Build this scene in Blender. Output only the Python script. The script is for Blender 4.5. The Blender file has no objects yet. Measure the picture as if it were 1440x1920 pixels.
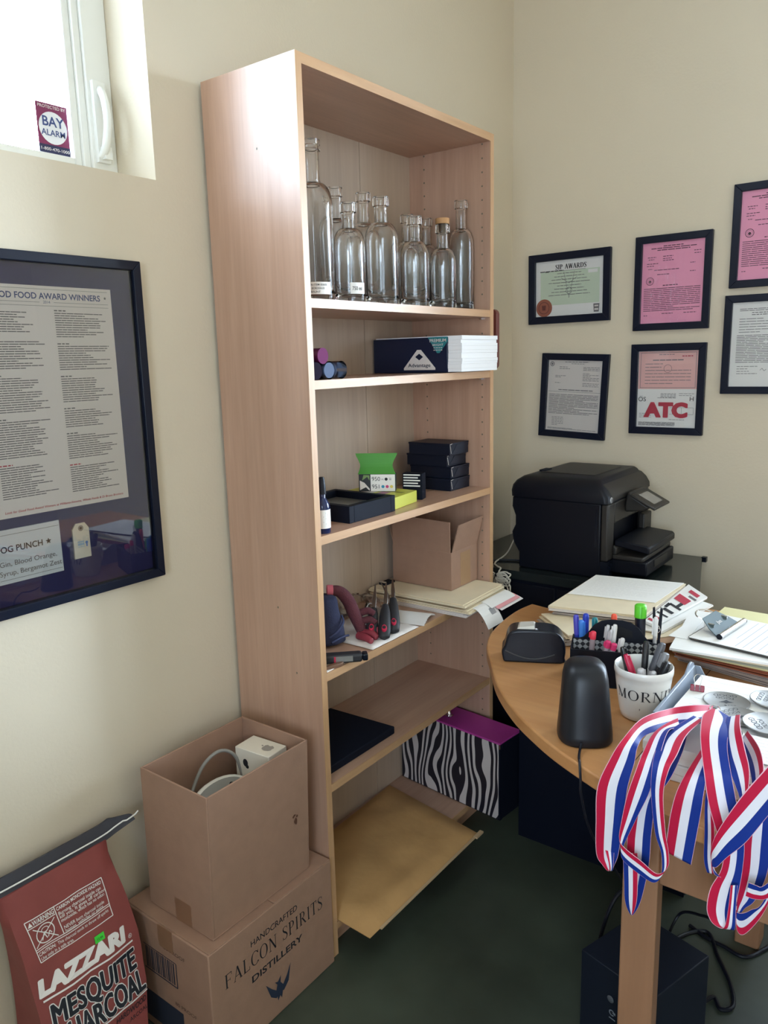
import bpy, bmesh, math, random
from mathutils import Matrix, Vector
random.seed(7)
sc = bpy.context.scene
COL = sc.collection
pi = math.pi
# ------------------------------------------------------------------ camera
cam = bpy.data.cameras.new('camera'); co = bpy.data.objects.new('camera', cam); COL.objects.link(co)
cam.sensor_fit = 'VERTICAL'; cam.sensor_height = 24.0; cam.lens = 1457.48 * 24.0 / 1920.0
cam.clip_start = 0.02; cam.clip_end = 60
def cam_axes(yaw, pitch, roll):
    cy, sy, cp, sp = math.cos(yaw), math.sin(yaw), math.cos(pitch), math.sin(pitch)
    f = Vector((sy*cp, cy*cp, sp)); r = Vector((cy, -sy, 0)); u = r.cross(f)
    c, s = math.cos(roll), math.sin(roll)
    return c*r + s*u, -s*r + c*u, f
r_, u_, f_ = cam_axes(-0.6508, -0.1950, -0.0257)
M = Matrix((r_, u_, -f_)).transposed().to_4x4(); M.translation = (1.3946, -1.2206, 1.4293)
co.matrix_world = M; sc.camera = co
# ------------------------------------------------------------------ view and light
vs = sc.view_settings
sc.display_settings.display_device = 'sRGB'
vs.view_transform = 'Standard'; vs.look = 'None'; vs.gamma = 1.0; vs.use_curve_mapping = False
vs.exposure = 1.0
SKY_ROOM, SKY_LEFT, SKY_HAZE = 9.0, 26.0, 42.0
sc.cycles.max_bounces = 20; sc.cycles.transmission_bounces = 20; sc.cycles.transparent_max_bounces = 24
sc.cycles.diffuse_bounces = 6; sc.cycles.caustics_reflective = False; sc.cycles.caustics_refractive = False
sc.cycles.use_denoising = True; sc.cycles.sample_clamp_indirect = 8.0
W = bpy.data.worlds.new('sky'); sc.world = W; W.use_nodes = True
wn = W.node_tree.nodes; bg = wn['Background']
# overcast sky, much brighter towards the sun's side (behind the left wall)
wl = W.node_tree.links; wtc = wn.new('ShaderNodeTexCoord'); wsx = wn.new('ShaderNodeSeparateXYZ'); wmr = wn.new('ShaderNodeMapRange')
wl.new(wtc.outputs['Generated'], wsx.inputs[0]); wl.new(wsx.outputs[0], wmr.inputs[0])
wmr.inputs[1].default_value = 0.2; wmr.inputs[2].default_value = -0.7; wmr.inputs[3].default_value = SKY_ROOM; wmr.inputs[4].default_value = SKY_LEFT
# low bright patch of sunlit haze outside the back window
HAZE = Vector((0.675, 0.735, 0.13)).normalized()
wdp = wn.new('ShaderNodeVectorMath'); wdp.operation = 'DOT_PRODUCT'; wdp.inputs[1].default_value = HAZE
wl.new(wtc.outputs['Generated'], wdp.inputs[0])
wm2 = wn.new('ShaderNodeMapRange'); wm2.inputs[1].default_value = math.cos(math.radians(13)); wm2.inputs[2].default_value = math.cos(math.radians(6)); wm2.inputs[3].default_value = 0; wm2.inputs[4].default_value = SKY_HAZE
wl.new(wdp.outputs['Value'], wm2.inputs[0])
wad = wn.new('ShaderNodeMath'); wad.operation = 'ADD'; wl.new(wmr.outputs[0], wad.inputs[0]); wl.new(wm2.outputs[0], wad.inputs[1])
wl.new(wad.outputs[0], bg.inputs[1]); bg.inputs[0].default_value = (0.70, 0.83, 1.0, 1)
def portal(name, loc, rot, sx, sy):
    l = bpy.data.lights.new(name, 'AREA'); l.shape = 'RECTANGLE'; l.size = sx; l.size_y = sy
    l.cycles.is_portal = True
    o = bpy.data.objects.new(name, l); COL.objects.link(o); o.location = loc; o.rotation_euler = rot
    return o
# room extents (metres)
XL, XR, YB, YR, ZC = -0.012, 3.3, 1.441, -2.7, 3.0
WIN1 = (-1.45, -0.127, 1.805, 2.75)      # left wall window: y0,y1,z0,z1
WIN2 = (1.05, 2.15, 0.85, 2.25)         # back wall window, right of the pictures: x0,x1,z0,z1
WIN3 = (1.4, 2.5, 0.9, 2.2)              # rear wall window: x0,x1,z0,z1
portal('window_portal', (XL-0.26, (WIN1[0]+WIN1[1])/2, (WIN1[2]+WIN1[3])/2), (0, -pi/2, 0), WIN1[3]-WIN1[2]+.1, WIN1[1]-WIN1[0]+.1)
portal('window_portal', ((WIN2[0]+WIN2[1])/2, YB+0.12, (WIN2[2]+WIN2[3])/2), (-pi/2, 0, 0), WIN2[1]-WIN2[0], WIN2[3]-WIN2[2])
portal('window_portal', ((WIN3[0]+WIN3[1])/2, YR-0.12, (WIN3[2]+WIN3[3])/2), (pi/2, 0, 0), WIN3[1]-WIN3[0], WIN3[3]-WIN3[2])
# ------------------------------------------------------------------ materials
def hx(h):
    h = h.lstrip('#'); v = [int(h[i:i+2], 16)/255 for i in (0, 2, 4)]
    return tuple(((c+.055)/1.055)**2.4 if c > .04045 else c/12.92 for c in v) + (1,)
_mats = {}
def mat(name, col, rough=.5, metal=0, spec=.5, var=.0, vscale=8, bump=0, bscale=60, stretch=None, coat=0, sheen=0, alpha=None):
    if name in _mats: return _mats[name]
    m = bpy.data.materials.new(name); m.use_nodes = True; _mats[name] = m
    nt = m.node_tree; b = nt.nodes['Principled BSDF']
    c = hx(col) if isinstance(col, str) else tuple(col)+(1,)
    b.inputs['Base Color'].default_value = c; b.inputs['Roughness'].default_value = rough
    b.inputs['Metallic'].default_value = metal; b.inputs['Specular IOR Level'].default_value = spec
    if coat: b.inputs['Coat Weight'].default_value = coat; b.inputs['Coat Roughness'].default_value = .1
    if sheen: b.inputs['Sheen Weight'].default_value = sheen
    if var or bump:
        tc = nt.nodes.new('ShaderNodeTexCoord'); mp = nt.nodes.new('ShaderNodeMapping')
        nt.links.new(tc.outputs['Object'], mp.inputs['Vector'])
        if stretch: mp.inputs['Scale'].default_value = stretch
    if var:
        n = nt.nodes.new('ShaderNodeTexNoise'); n.inputs['Scale'].default_value = vscale; n.inputs['Detail'].default_value = 5
        nt.links.new(mp.outputs[0], n.inputs['Vector'])
        rp = nt.nodes.new('ShaderNodeValToRGB')
        rp.color_ramp.elements[0].position = .3; rp.color_ramp.elements[1].position = .7
        rp.color_ramp.elements[0].color = tuple(max(0, x*(1-var)) for x in c[:3])+(1,)
        rp.color_ramp.elements[1].color = tuple(min(1, x*(1+var)) for x in c[:3])+(1,)
        nt.links.new(n.outputs['Fac'], rp.inputs['Fac']); nt.links.new(rp.outputs[0], b.inputs['Base Color'])
    if bump:
        n2 = nt.nodes.new('ShaderNodeTexNoise'); n2.inputs['Scale'].default_value = bscale; n2.inputs['Detail'].default_value = 4
        nt.links.new(mp.outputs[0], n2.inputs['Vector'])
        bp = nt.nodes.new('ShaderNodeBump'); bp.inputs['Strength'].default_value = bump; bp.inputs['Distance'].default_value = .004
        nt.links.new(n2.outputs['Fac'], bp.inputs['Height']); nt.links.new(bp.outputs[0], b.inputs['Normal'])
    return m
def pane_mat(name, tint=(1, 1, 1), refl=1.0, rough=0.0):
    if name in _mats: return _mats[name]
    m = bpy.data.materials.new(name); m.use_nodes = True; _mats[name] = m
    nt = m.node_tree; nt.nodes.clear()
    o = nt.nodes.new('ShaderNodeOutputMaterial'); mx = nt.nodes.new('ShaderNodeMixShader')
    t = nt.nodes.new('ShaderNodeBsdfTransparent'); g = nt.nodes.new('ShaderNodeBsdfGlossy'); fr = nt.nodes.new('ShaderNodeFresnel')
    t.inputs[0].default_value = tuple(tint)+(1,); g.inputs['Roughness'].default_value = rough
    fr.inputs[0].default_value = 1.5
    mm = nt.nodes.new('ShaderNodeMath'); mm.operation = 'MULTIPLY'; mm.inputs[1].default_value = refl
    nt.links.new(fr.outputs[0], mm.inputs[0]); nt.links.new(mm.outputs[0], mx.inputs[0])
    nt.links.new(t.outputs[0], mx.inputs[1]); nt.links.new(g.outputs[0], mx.inputs[2]); nt.links.new(mx.outputs[0], o.inputs[0])
    return m
def glass_mat(name, tint=(1, 1, 1), ior=1.45, rough=0):
    if name in _mats: return _mats[name]
    m = mat(name, tint, rough); b = m.node_tree.nodes['Principled BSDF']
    b.inputs['Transmission Weight'].default_value = 1; b.inputs['IOR'].default_value = ior
    return m
def wood(name, c1, c2, axis='Z', rough=.4, fine=1.0, coat=0.0):
    if name in _mats: return _mats[name]
    m = bpy.data.materials.new(name); m.use_nodes = True; _mats[name] = m
    nt = m.node_tree; b = nt.nodes['Principled BSDF']; L = nt.links.new
    tc = nt.nodes.new('ShaderNodeTexCoord'); mp = nt.nodes.new('ShaderNodeMapping')
    s = {'X': (.5, 9, 9), 'Y': (9, .5, 9), 'Z': (9, 9, .5)}[axis]
    mp.inputs['Scale'].default_value = tuple(x*fine for x in s); L(tc.outputs['Object'], mp.inputs['Vector'])
    n = nt.nodes.new('ShaderNodeTexNoise'); n.inputs['Scale'].default_value = 2.2; n.inputs['Detail'].default_value = 7; n.inputs['Roughness'].default_value = .62
    n.inputs['Distortion'].default_value = .6
    L(mp.outputs[0], n.inputs['Vector'])
    rp = nt.nodes.new('ShaderNodeValToRGB'); rp.color_ramp.elements[0].position = .3; rp.color_ramp.elements[1].position = .72
    rp.color_ramp.elements[0].color = hx(c1); rp.color_ramp.elements[1].color = hx(c2)
    L(n.outputs['Fac'], rp.inputs['Fac'])
    n2 = nt.nodes.new('ShaderNodeTexNoise'); n2.inputs['Scale'].default_value = 14; n2.inputs['Detail'].default_value = 3
    L(mp.outputs[0], n2.inputs['Vector'])
    mx = nt.nodes.new('ShaderNodeMix'); mx.data_type = 'RGBA'; mx.blend_type = 'MULTIPLY'; mx.inputs[0].default_value = .22
    L(rp.outputs[0], mx.inputs[6]); L(n2.outputs['Fac'], mx.inputs[7]); L(mx.outputs[2], b.inputs['Base Color'])
    b.inputs['Roughness'].default_value = rough
    if coat: b.inputs['Coat Weight'].default_value = coat; b.inputs['Coat Roughness'].default_value = .34
    return m
# ------------------------------------------------------------------ mesh helpers
def rotz(a): return Matrix.Rotation(a, 4, 'Z')
def TR(x, y, z): return Matrix.Translation((x, y, z))
class MB:
    def __init__(s): s.bm = bmesh.new(); s.M = Matrix.Identity(4); s.mi = 0
    def v(s, p): return s.bm.verts.new(s.M @ Vector(p))
    def f(s, vs, mi=None):
        try:
            fc = s.bm.faces.new(vs); fc.material_index = s.mi if mi is None else mi; return fc
        except ValueError: return None
    def quad(s, a, b, c, d, mi=None): return s.f([s.v(a), s.v(b), s.v(c), s.v(d)], mi)
    def poly(s, pts, mi=None): return s.f([s.v(p) for p in pts], mi)
    def hexa(s, p, mi=None):   # p: 4 bottom then 4 top, ccw from above
        v = [s.v(q) for q in p]
        for idx in ((3, 2, 1, 0), (4, 5, 6, 7), (0, 1, 5, 4), (1, 2, 6, 5), (2, 3, 7, 6), (3, 0, 4, 7)): s.f([v[i] for i in idx], mi)
        return s
    def box(s, x0, y0, z0, x1, y1, z1, mi=None):
        return s.hexa([(x0, y0, z0), (x1, y0, z0), (x1, y1, z0), (x0, y1, z0), (x0, y0, z1), (x1, y0, z1), (x1, y1, z1), (x0, y1, z1)], mi)
    def prism(s, pts, a, b, axis='z', mi=None, mi_side=None):
        def P(p, h): return {'z': (p[0], p[1], h), 'y': (p[0], h, p[1]), 'x': (h, p[0], p[1])}[axis]
        lo = [s.v(P(p, a)) for p in pts]; hi = [s.v(P(p, b)) for p in pts]; n = len(pts)
        s.f(lo[::-1], mi); s.f(hi, mi)
        for i in range(n): s.f([lo[i], lo[(i+1) % n], hi[(i+1) % n], hi[i]], mi if mi_side is None else mi_side)
        return s
    def lathe(s, prof, n=32, c=(0, 0, 0), mi=None, sx=1, sy=1, closed=False):
        rings = []
        for r, z in prof:
            if r < 1e-6: rings.append([s.v((c[0], c[1], c[2]+z))])
            else: rings.append([s.v((c[0]+sx*r*math.cos(2*pi*k/n), c[1]+sy*r*math.sin(2*pi*k/n), c[2]+z)) for k in range(n)])
        pr = list(zip(rings, rings[1:]))
        if closed: pr.append((rings[-1], rings[0]))
        for A, B in pr:
            for k in range(n):
                k2 = (k+1) % n
                if len(A) == 1 and len(B) == 1: continue
                if len(A) == 1: s.f([A[0], B[k2], B[k]], mi)
                elif len(B) == 1: s.f([A[k], A[k2], B[0]], mi)
                else: s.f([A[k], A[k2], B[k2], B[k]], mi)
        return s
    def tube(s, pts, r, n=8, mi=None, closed=False, caps=True):
        pts = [Vector(p) for p in pts]; N = len(pts); rings = []
        rad = r if callable(r) else (lambda t: r)
        up = None
        for i, p in enumerate(pts):
            if closed: t = pts[(i+1) % N]-pts[i-1]
            else: t = pts[min(i+1, N-1)]-pts[max(i-1, 0)]
            t.normalize()
            if up is None:
                up = Vector((0, 0, 1)) if abs(t.z) < .9 else Vector((1, 0, 0))
            a = t.cross(up)
            if a.length < 1e-4: a = t.orthogonal()
            a.normalize(); up = a.cross(t).normalized()
            q = rad(i/(N-1)) if N > 1 else rad(0)
            rings.append([s.v(p+q*(math.cos(2*pi*k/n)*a+math.sin(2*pi*k/n)*up)) for k in range(n)])
        pr = list(zip(rings, rings[1:]))
        if closed: pr.append((rings[-1], rings[0]))
        for A, B in pr:
            for k in range(n): s.f([A[k], A[(k+1) % n], B[(k+1) % n], B[k]], mi)
        if caps and not closed: s.f(rings[0][::-1], mi); s.f(rings[-1], mi)
        return s
    def loft(s, rings, mi=None, cap=True, closed=True):
        R = [[s.v(p) for p in r] for r in rings]; n = len(R[0])
        for A, B in zip(R, R[1:]):
            for k in range(n if closed else n-1): s.f([A[k], A[(k+1) % n], B[(k+1) % n], B[k]], mi)
        if cap and closed: s.f(R[0][::-1], mi); s.f(R[-1], mi)
        return s
    def text(s, body, size, at=(0, 0), align='CENTER', mi=None, width=None, depth=0.0, bold=0, shear=0, spacing=1.0, wrap=None):
        # ink lettering in the local xz plane facing -y
        V, F = glyph_mesh(body, align, bold, shear, spacing)
        k = size; kx = size
        if width:
            xs = [v[0] for v in V]; kx = width/(max(xs)-min(xs))
        vv = []
        for x, y in V:
            X, Z = at[0]+x*kx, at[1]+y*k
            vv.append(s.v(wrap(X, Z) if wrap else (X, -depth, Z)))
        for fc in F: s.f([vv[i] for i in fc], mi)
        return s
    def inkrect(s, x0, z0, x1, z1, d=0.0, mi=None): return s.quad((x0, -d, z0), (x1, -d, z0), (x1, -d, z1), (x0, -d, z1), mi)
    def inkpoly(s, pts, d=0.0, mi=None): return s.poly([(x, -d, z) for x, z in pts], mi)
    def ring(s, cx, cz, r0, r1, d=0.0, n=28, mi=None, a0=0, a1=2*pi):
        for k in range(n):
            a, b = a0+(a1-a0)*k/n, a0+(a1-a0)*(k+1)/n
            s.poly([(cx+r0*math.cos(a), -d, cz+r0*math.sin(a)), (cx+r1*math.cos(a), -d, cz+r1*math.sin(a)), (cx+r1*math.cos(b), -d, cz+r1*math.sin(b)), (cx+r0*math.cos(b), -d, cz+r0*math.sin(b))], mi)
    def disc(s, cx, cz, r, d=0.0, n=28, mi=None): return s.poly([(cx+r*math.cos(2*pi*k/n), -d, cz+r*math.sin(2*pi*k/n)) for k in range(n)], mi)
    def line(s, pts, w, d=0.0, mi=None):
        for (x0, z0), (x1, z1) in zip(pts, pts[1:]):
            dx, dz = x1-x0, z1-z0; L = math.hypot(dx, dz) or 1; nx, nz = -dz/L*w/2, dx/L*w/2
            s.poly([(x0+nx, -d, z0+nz), (x0-nx, -d, z0-nz), (x1-nx, -d, z1-nz), (x1+nx, -d, z1+nz)], mi)
    def build(s, name, mats, parent=None, smooth=False, bevel=0, seg=2, solid=0, sub=0, normals=True, ang=40):
        if normals: bmesh.ops.recalc_face_normals(s.bm, faces=s.bm.faces[:])
        me = bpy.data.meshes.new(name); s.bm.to_mesh(me); s.bm.free()
        for m in (mats if isinstance(mats, (list, tuple)) else [mats]): me.materials.append(m)
        if smooth or bevel:
            for p in me.polygons: p.use_smooth = True
            me.set_sharp_from_angle(angle=math.radians(ang))
        o = bpy.data.objects.new(name, me); COL.objects.link(o)
        if parent is not None: o.parent = parent
        if solid:
            md = o.modifiers.new('thickness', 'SOLIDIFY'); md.thickness = solid; md.offset = 0
        if bevel:
            md = o.modifiers.new('bevel', 'BEVEL'); md.width = bevel; md.segments = seg; md.limit_method = 'ANGLE'; md.angle_limit = math.radians(35); md.harden_normals = False
        if sub:
            md = o.modifiers.new('sub', 'SUBSURF'); md.levels = sub; md.render_levels = sub
        return o
_gc = {}
def glyph_mesh(body, align='CENTER', bold=0, shear=0, spacing=1.0):
    key = (body, align, bold, shear, spacing)
    if key in _gc: return _gc[key]
    cu = bpy.data.curves.new('lettering', 'FONT'); cu.body = body; cu.size = 1.0; cu.align_x = align; cu.offset = bold; cu.shear = shear; cu.space_character = spacing
    cu.resolution_u = 3
    o = bpy.data.objects.new('lettering', cu); COL.objects.link(o)
    dg = bpy.context.evaluated_depsgraph_get(); dg.update()
    me = bpy.data.meshes.new_from_object(o.evaluated_get(dg))
    V = [(v.co.x, v.co.y) for v in me.vertices]; F = [tuple(p.vertices) for p in me.polygons]
    bad = {i for i, (x, y) in enumerate(V) if not (-.45 < y < 1.3)}
    F = [f for f in F if not bad & set(f)]; used = sorted({i for f in F for i in f}); ix = {v: i for i, v in enumerate(used)}
    V = [V[i] for i in used]; F = [tuple(ix[i] for i in f) for f in F]
    bpy.data.objects.remove(o); bpy.data.curves.remove(cu); bpy.data.meshes.remove(me)
    _gc[key] = (V, F); return V, F
# serif capitals drawn as strokes: returns list of polygons in a unit-height box and the advance width
def _ser(x, z, w=.14, t=.035): return [(x-w, z-t/2), (x+w, z-t/2), (x+w, z+t/2), (x-w, z+t/2)]
def _bar(x0, z0, x1, z1, w):
    dx, dz = x1-x0, z1-z0; L = math.hypot(dx, dz); nx, nz = -dz/L*w/2, dx/L*w/2
    return [(x0+nx, z0+nz), (x0-nx, z0-nz), (x1-nx, z1-nz), (x1+nx, z1+nz)]
def _bow(cx, cz, rx, rz, a0, a1, thick, thin, n=18):
    out = []
    def P(a, k):
        w = thin+(thick-thin)*abs(math.cos(a)); return (cx+(rx-(0 if k else w))*math.cos(a), cz+(rz-(0 if k else thin+.01))*math.sin(a))
    for i in range(n):
        a, b = a0+(a1-a0)*i/n, a0+(a1-a0)*(i+1)/n
        out.append([P(a, 0), P(a, 1), P(b, 1), P(b, 0)])
    return out
TK, TN = .125, .045
def serif(ch):
    st = lambda x: [_bar(x, 0, x, 1, TK), _ser(x, .0175), _ser(x, .9825)]
    if ch == 'I': return st(.2), .4
    if ch == 'F': return st(.18)+[_bar(.18, .975, .66, .975, .05), _bar(.65, .99, .65, .78, .04), _bar(.18, .52, .5, .52, .045), _bar(.5, .62, .5, .42, .035)], .74
    if ch == 'L': return st(.18)+[_bar(.18, .025, .66, .025, .05), _bar(.65, .01, .65, .24, .04)], .74
    if ch == 'T': return [_bar(.36, 0, .36, 1, TK), _ser(.36, .0175), _bar(.04, .975, .68, .975, .05), _bar(.055, .99, .055, .76, .04), _bar(.665, .99, .665, .76, .04)], .74
    if ch == 'A': return [_bar(.1, 0, .4, 1, TN), _bar(.4, 1, .72, 0, TK), _bar(.2, .33, .61, .33, .045), _ser(.1, .0175, .1), _ser(.72, .0175, .13)], .84
    if ch == 'W': return [_bar(.1, 1, .33, 0, TK), _bar(.33, 0, .53, 1, TN), _bar(.53, 1, .76, 0, TK), _bar(.76, 0, .98, 1, TN), _ser(.1, .9825, .12), _ser(.53, .9825, .1), _ser(.98, .9825, .1)], 1.08
    if ch == 'N': return [_bar(.16, 0, .16, 1, TN), _bar(.16, 1, .72, 0, TK), _bar(.72, 0, .72, 1, TN), _ser(.16, .0175, .12), _ser(.13, .9825, .12), _ser(.72, .9825, .12)], .88
    if ch == 'M': return [_bar(.16, 0, .18, 1, TN), _bar(.18, 1, .5, 0, TK), _bar(.5, 0, .82, 1, TN), _bar(.82, 0, .82, 1, TK), _ser(.16, .0175, .12), _ser(.14, .9825, .1), _ser(.82, .0175), _ser(.86, .9825, .1)], 1.02
    if ch == 'O': return _bow(.42, .5, .4, .52, 0, 2*pi, .13, .04, 32), .86
    if ch == 'G': return _bow(.42, .5, .4, .52, .65, 2*pi-.35, .13, .04, 28)+[_bar(.72, .05, .72, .42, TK), _ser(.72, .42, .13)], .86
    if ch == 'C': return _bow(.42, .5, .4, .52, .65, 2*pi-.65, .13, .04, 28)+[_bar(.72, .99, .72, .74, .035), _bar(.73, .05, .73, .2, .03)], .8
    if ch == 'D': return st(.18)+_bow(.3, .5, .5, .5, -pi/2, pi/2, .13, .045)+[_bar(.18, .977, .32, .977, .045), _bar(.18, .023, .32, .023, .045)], .86
    if ch == 'P': return st(.18)+_bow(.32, .74, .3, .26, -pi/2, pi/2, .12, .04)+[_bar(.18, .977, .33, .977, .045), _bar(.18, .5, .33, .5, .04)], .68
    if ch == 'R': return st(.18)+_bow(.32, .74, .3, .26, -pi/2, pi/2, .12, .04)+[_bar(.18, .977, .33, .977, .045), _bar(.18, .5, .36, .5, .04), _bar(.36, .5, .7, 0, .11), _ser(.71, .0175, .1)], .8
    if ch == 'S':
        pts = [(.5, .84), (.43, .95), (.28, .98), (.14, .92), (.1, .78), (.16, .65), (.3, .54), (.44, .42), (.51, .27), (.46, .1), (.32, .02), (.16, .04), (.07, .17)]
        ws = [.03, .04, .045, .07, .1, .12, .13, .12, .1, .07, .045, .04, .03]
        out = []
        def off(i, s):
            a = pts[max(i-1, 0)]; b = pts[min(i+1, len(pts)-1)]; dx, dz = b[0]-a[0], b[1]-a[1]; L = math.hypot(dx, dz); return (pts[i][0]-s*dz/L*ws[i]/2, pts[i][1]+s*dx/L*ws[i]/2)
        for i in range(len(pts)-1): out.append([off(i, 1), off(i, -1), off(i+1, -1), off(i+1, 1)])
        return out+[_bar(.52, .98, .52, .76, .03), _bar(.07, .24, .07, 0, .03)], .6
    return [], .45
def serif_text(mb, body, height, x0, z0, width, d=0.0, mi=0, shear=0.0, wrap=None):
    adv = 0; items = []
    for ch in body:
        P, w = serif(ch)
        for p in P: items.append([(x+adv, z) for x, z in p])
        adv += w+.06
    kx = width/(adv-.06)
    for p in items:
        q = [(x0+(x+shear*z)*kx, z0+z*height) for x, z in p]
        mb.poly([wrap(a, b) if wrap else (a, -d, b) for a, b in q], mi)
# ------------------------------------------------------------------ scene bookkeeping
def tag(o, label, cat, group=None):
    o['label'] = label; o['category'] = cat
    if group: o['group'] = group
    return o
def thing(name, label, cat, loc=(0, 0, 0), rz=0, group=None, rot=None):
    o = bpy.data.objects.new(name, None); COL.objects.link(o); o.empty_display_size = .02
    o.location = loc; o.rotation_euler = rot if rot else (0, 0, rz)
    return tag(o, label, cat, group)
def struct(o): o['kind'] = 'structure'; return o
def copy_tree(o, parent=None):
    c = o.copy(); COL.objects.link(c)
    if parent is not None: c.parent = parent
    for ch in list(o.children): copy_tree(ch, c)
    return c
def textlines(mb, x0, x1, z1, z0, n, h, d, mi=0, rnd=None, full=.75, gap=.004):
    rnd = rnd or random
    for i in range(n):
        z = z1-(z1-z0)*i/max(1, n-1); x = x0; end = x0+(x1-x0)*(1 if rnd.random() < full else rnd.uniform(.35, .9))
        while x < end:
            w = min(rnd.uniform(.012, .04)*(x1-x0)/.2+.003, end-x)
            mb.inkrect(x, z-h/2, x+w, z+h/2, d, mi); x += w+gap*.5
def spline(P, n=8):
    P = [Vector(p) for p in P]; out = []
    for i in range(len(P)-1):
        a, b, c, d = P[max(i-1, 0)], P[i], P[i+1], P[min(i+2, len(P)-1)]
        for k in range(n):
            t = k/n; out.append(.5*((2*b)+(c-a)*t+(2*a-5*b+4*c-d)*t*t+(3*b-a-3*c+d)*t**3))
    return out+[P[-1]]
# ================================================================== materials used
WALL = mat('beige wall paint', '#d3c7b2', .75, var=.02, vscale=3, bump=.12, bscale=140)
WHITE_TRIM = mat('white vinyl', '#e4e4e0', .4)
FLOOR = mat('dark green sealed concrete', '#3f463c', .42, var=.4, vscale=3.5, bump=.1, bscale=30)
CEIL = mat('ceiling white', '#dcd8cc', .8, var=.02)
MAPLE = wood('maple veneer upright', '#b8917a', '#cca58e', 'Z', .33, coat=.35)
MAPLE_Y = wood('maple veneer lengthwise', '#b8917a', '#cca58e', 'Y', .36, coat=.2)
MAPLE_EDGE = wood('maple edge band', '#c3976e', '#d5ab82', 'Y', .4)
MAPLE_EDGE_Z = wood('maple edge band upright', '#c3976e', '#d5ab82', 'Z', .4)
MAPLE_BACK = wood('pale back board', '#bba592', '#cab5a1', 'Z', .55, .6)
DESKW = wood('orange beech laminate', '#bd8350', '#cf9a66', 'X', .33, .7, coat=.25)
DESKZ = wood('beech post', '#976d50', '#a97d5e', 'Z', .45, .7)
BLACK = mat('black satin plastic', (.006, .007, .013), .4, spec=.25)
BLACKM = mat('black matte', (.004, .006, .014), .6, spec=.15)
BLACKG = mat('black gloss', (.006, .008, .015), .22, spec=.3)
FRAMEB = mat('black frame wood', (.004, .007, .020), .35, spec=.25)
NAVYM = mat('slate mat board', '#26265a', .8)
PAPER = mat('white paper', '#efedea', .8)
PAPERG = mat('greyish paper', '#e2dad5', .8)
CREAM = mat('manila card', '#e6d7ba', .75, var=.04, vscale=20)
PINK = mat('pink paper', '#f7a3c2', .8)
PINK2 = mat('pale rose paper', '#ecb9b5', .8)
MINT = mat('pale green print', '#cfdcc6', .8)
INK = mat('black ink', (.015, .015, .02), .7)
INKG = mat('grey ink', (.16, .15, .16), .7)
INKB = mat('navy ink', (.05, .075, .22), .7)
INKR = mat('crimson ink', (.50, .035, .07), .7)
INKW = mat('white ink', '#eeeae8', .7)
CARD = mat('brown corrugated card', '#9c7a66', .8, var=.05, vscale=30, bump=.1, bscale=200)
CARDIN = mat('brown card edge', '#b08d72', .85)
CHROME = mat('chrome', (.75, .75, .76), .12, 1)
SILVER = mat('brushed silver', (.27, .262, .25), .42, .5, var=.08, vscale=40)
GLASS = glass_mat('clear bottle glass', (.985, .99, .99), 1.45)
PANE = pane_mat('picture glass', (1, 1, 1), .9)
PANE_LOW = pane_mat('picture glass plain', (1, 1, 1), .55)
WPANE = pane_mat('window glass', (.97, .99, .99), .8)
# ================================================================== room shell
def wall_with_hole(name, axis, pos, thick, a0, a1, z1, hole):
    m = MB(); h0, h1, k0, k1 = hole
    def b(p0, p1, q0, q1):
        lo, hi = sorted((pos, pos+thick))
        if axis == 'x': m.box(lo, p0, q0, hi, p1, q1)
        else: m.box(p0, lo, q0, p1, hi, q1)
    b(a0, h0, 0, z1); b(h1, a1, 0, z1); b(h0, h1, 0, k0); b(h0, h1, k1, z1)
    return struct(m.build(name, WALL))
wall_with_hole('wall_left', 'x', XL, -.25, YR, YB+.2, ZC, WIN1)
m = MB(); m.box(XR, YR, 0, XR+.2, YB+.2, ZC); struct(m.build('wall_right', WALL))
wall_with_hole('wall_back', 'y', YB, .2, XL, XR, ZC, WIN2)
wall_with_hole('wall_rear', 'y', YR, -.2, XL-.25, XR+.2, ZC, WIN3)
m = MB(); m.box(XL-.25, YR-.2, -.1, XR+.2, YB+.2, 0); struct(m.build('floor', FLOOR))
m = MB(); m.box(XL-.25, YR-.2, ZC, XR+.2, YB+.2, ZC+.1); struct(m.build('ceiling', CEIL))
# nail holes and scuffs on the left wall
SC = mat('wall chip', '#f1efe8', .9); SD = mat('wall scuff', '#6f675b', .9)
# window on the left wall, deep reveal, sliding sash with latch
w1 = bpy.data.objects.new('window_1', None); COL.objects.link(w1); w1.location = (XL, WIN1[0], WIN1[2]); struct(w1)
LY = WIN1[1]-WIN1[0]; LZ = WIN1[3]-WIN1[2]
m = MB(); fx0, fx1 = -.185, -.125
m.box(fx0, LY-.060, 0, fx1, LY, LZ); m.box(fx0, 0, 0, fx1, .06, LZ); m.box(fx0, .06, 0, fx1, LY-.060, .03); m.box(fx0, .06, LZ-.05, fx1, LY-.060, LZ)
m.build('window_frame', WHITE_TRIM, w1, bevel=.003)
m = MB()
m.box(-.17, LY-.076, .03, -.132, LY-.060, LZ-.05); m.box(-.165, LY-.092, .03, -.140, LY-.076, LZ-.05); m.box(-.165, .06, .03, -.14, .09, LZ-.05)
m.box(-.165, .09, .03, -.14, LY-.092, .05); m.box(-.165, .09, LZ-.07, -.14, LY-.092, LZ-.05)
m.build('sash', WHITE_TRIM, w1, bevel=.002)
m = MB(); m.box(-.156, .09, .05, -.151, LY-.092, LZ-.07); m.build('pane', WPANE, w1)
m = MB()
m.tube(spline([(-.125, LY-.042, .055), (-.098, LY-.046, .07), (-.085, LY-.045, .115), (-.095, LY-.04, .16), (-.112, LY-.036, .185), (-.125, LY-.034, .19)], 6), .0085, 10)
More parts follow.
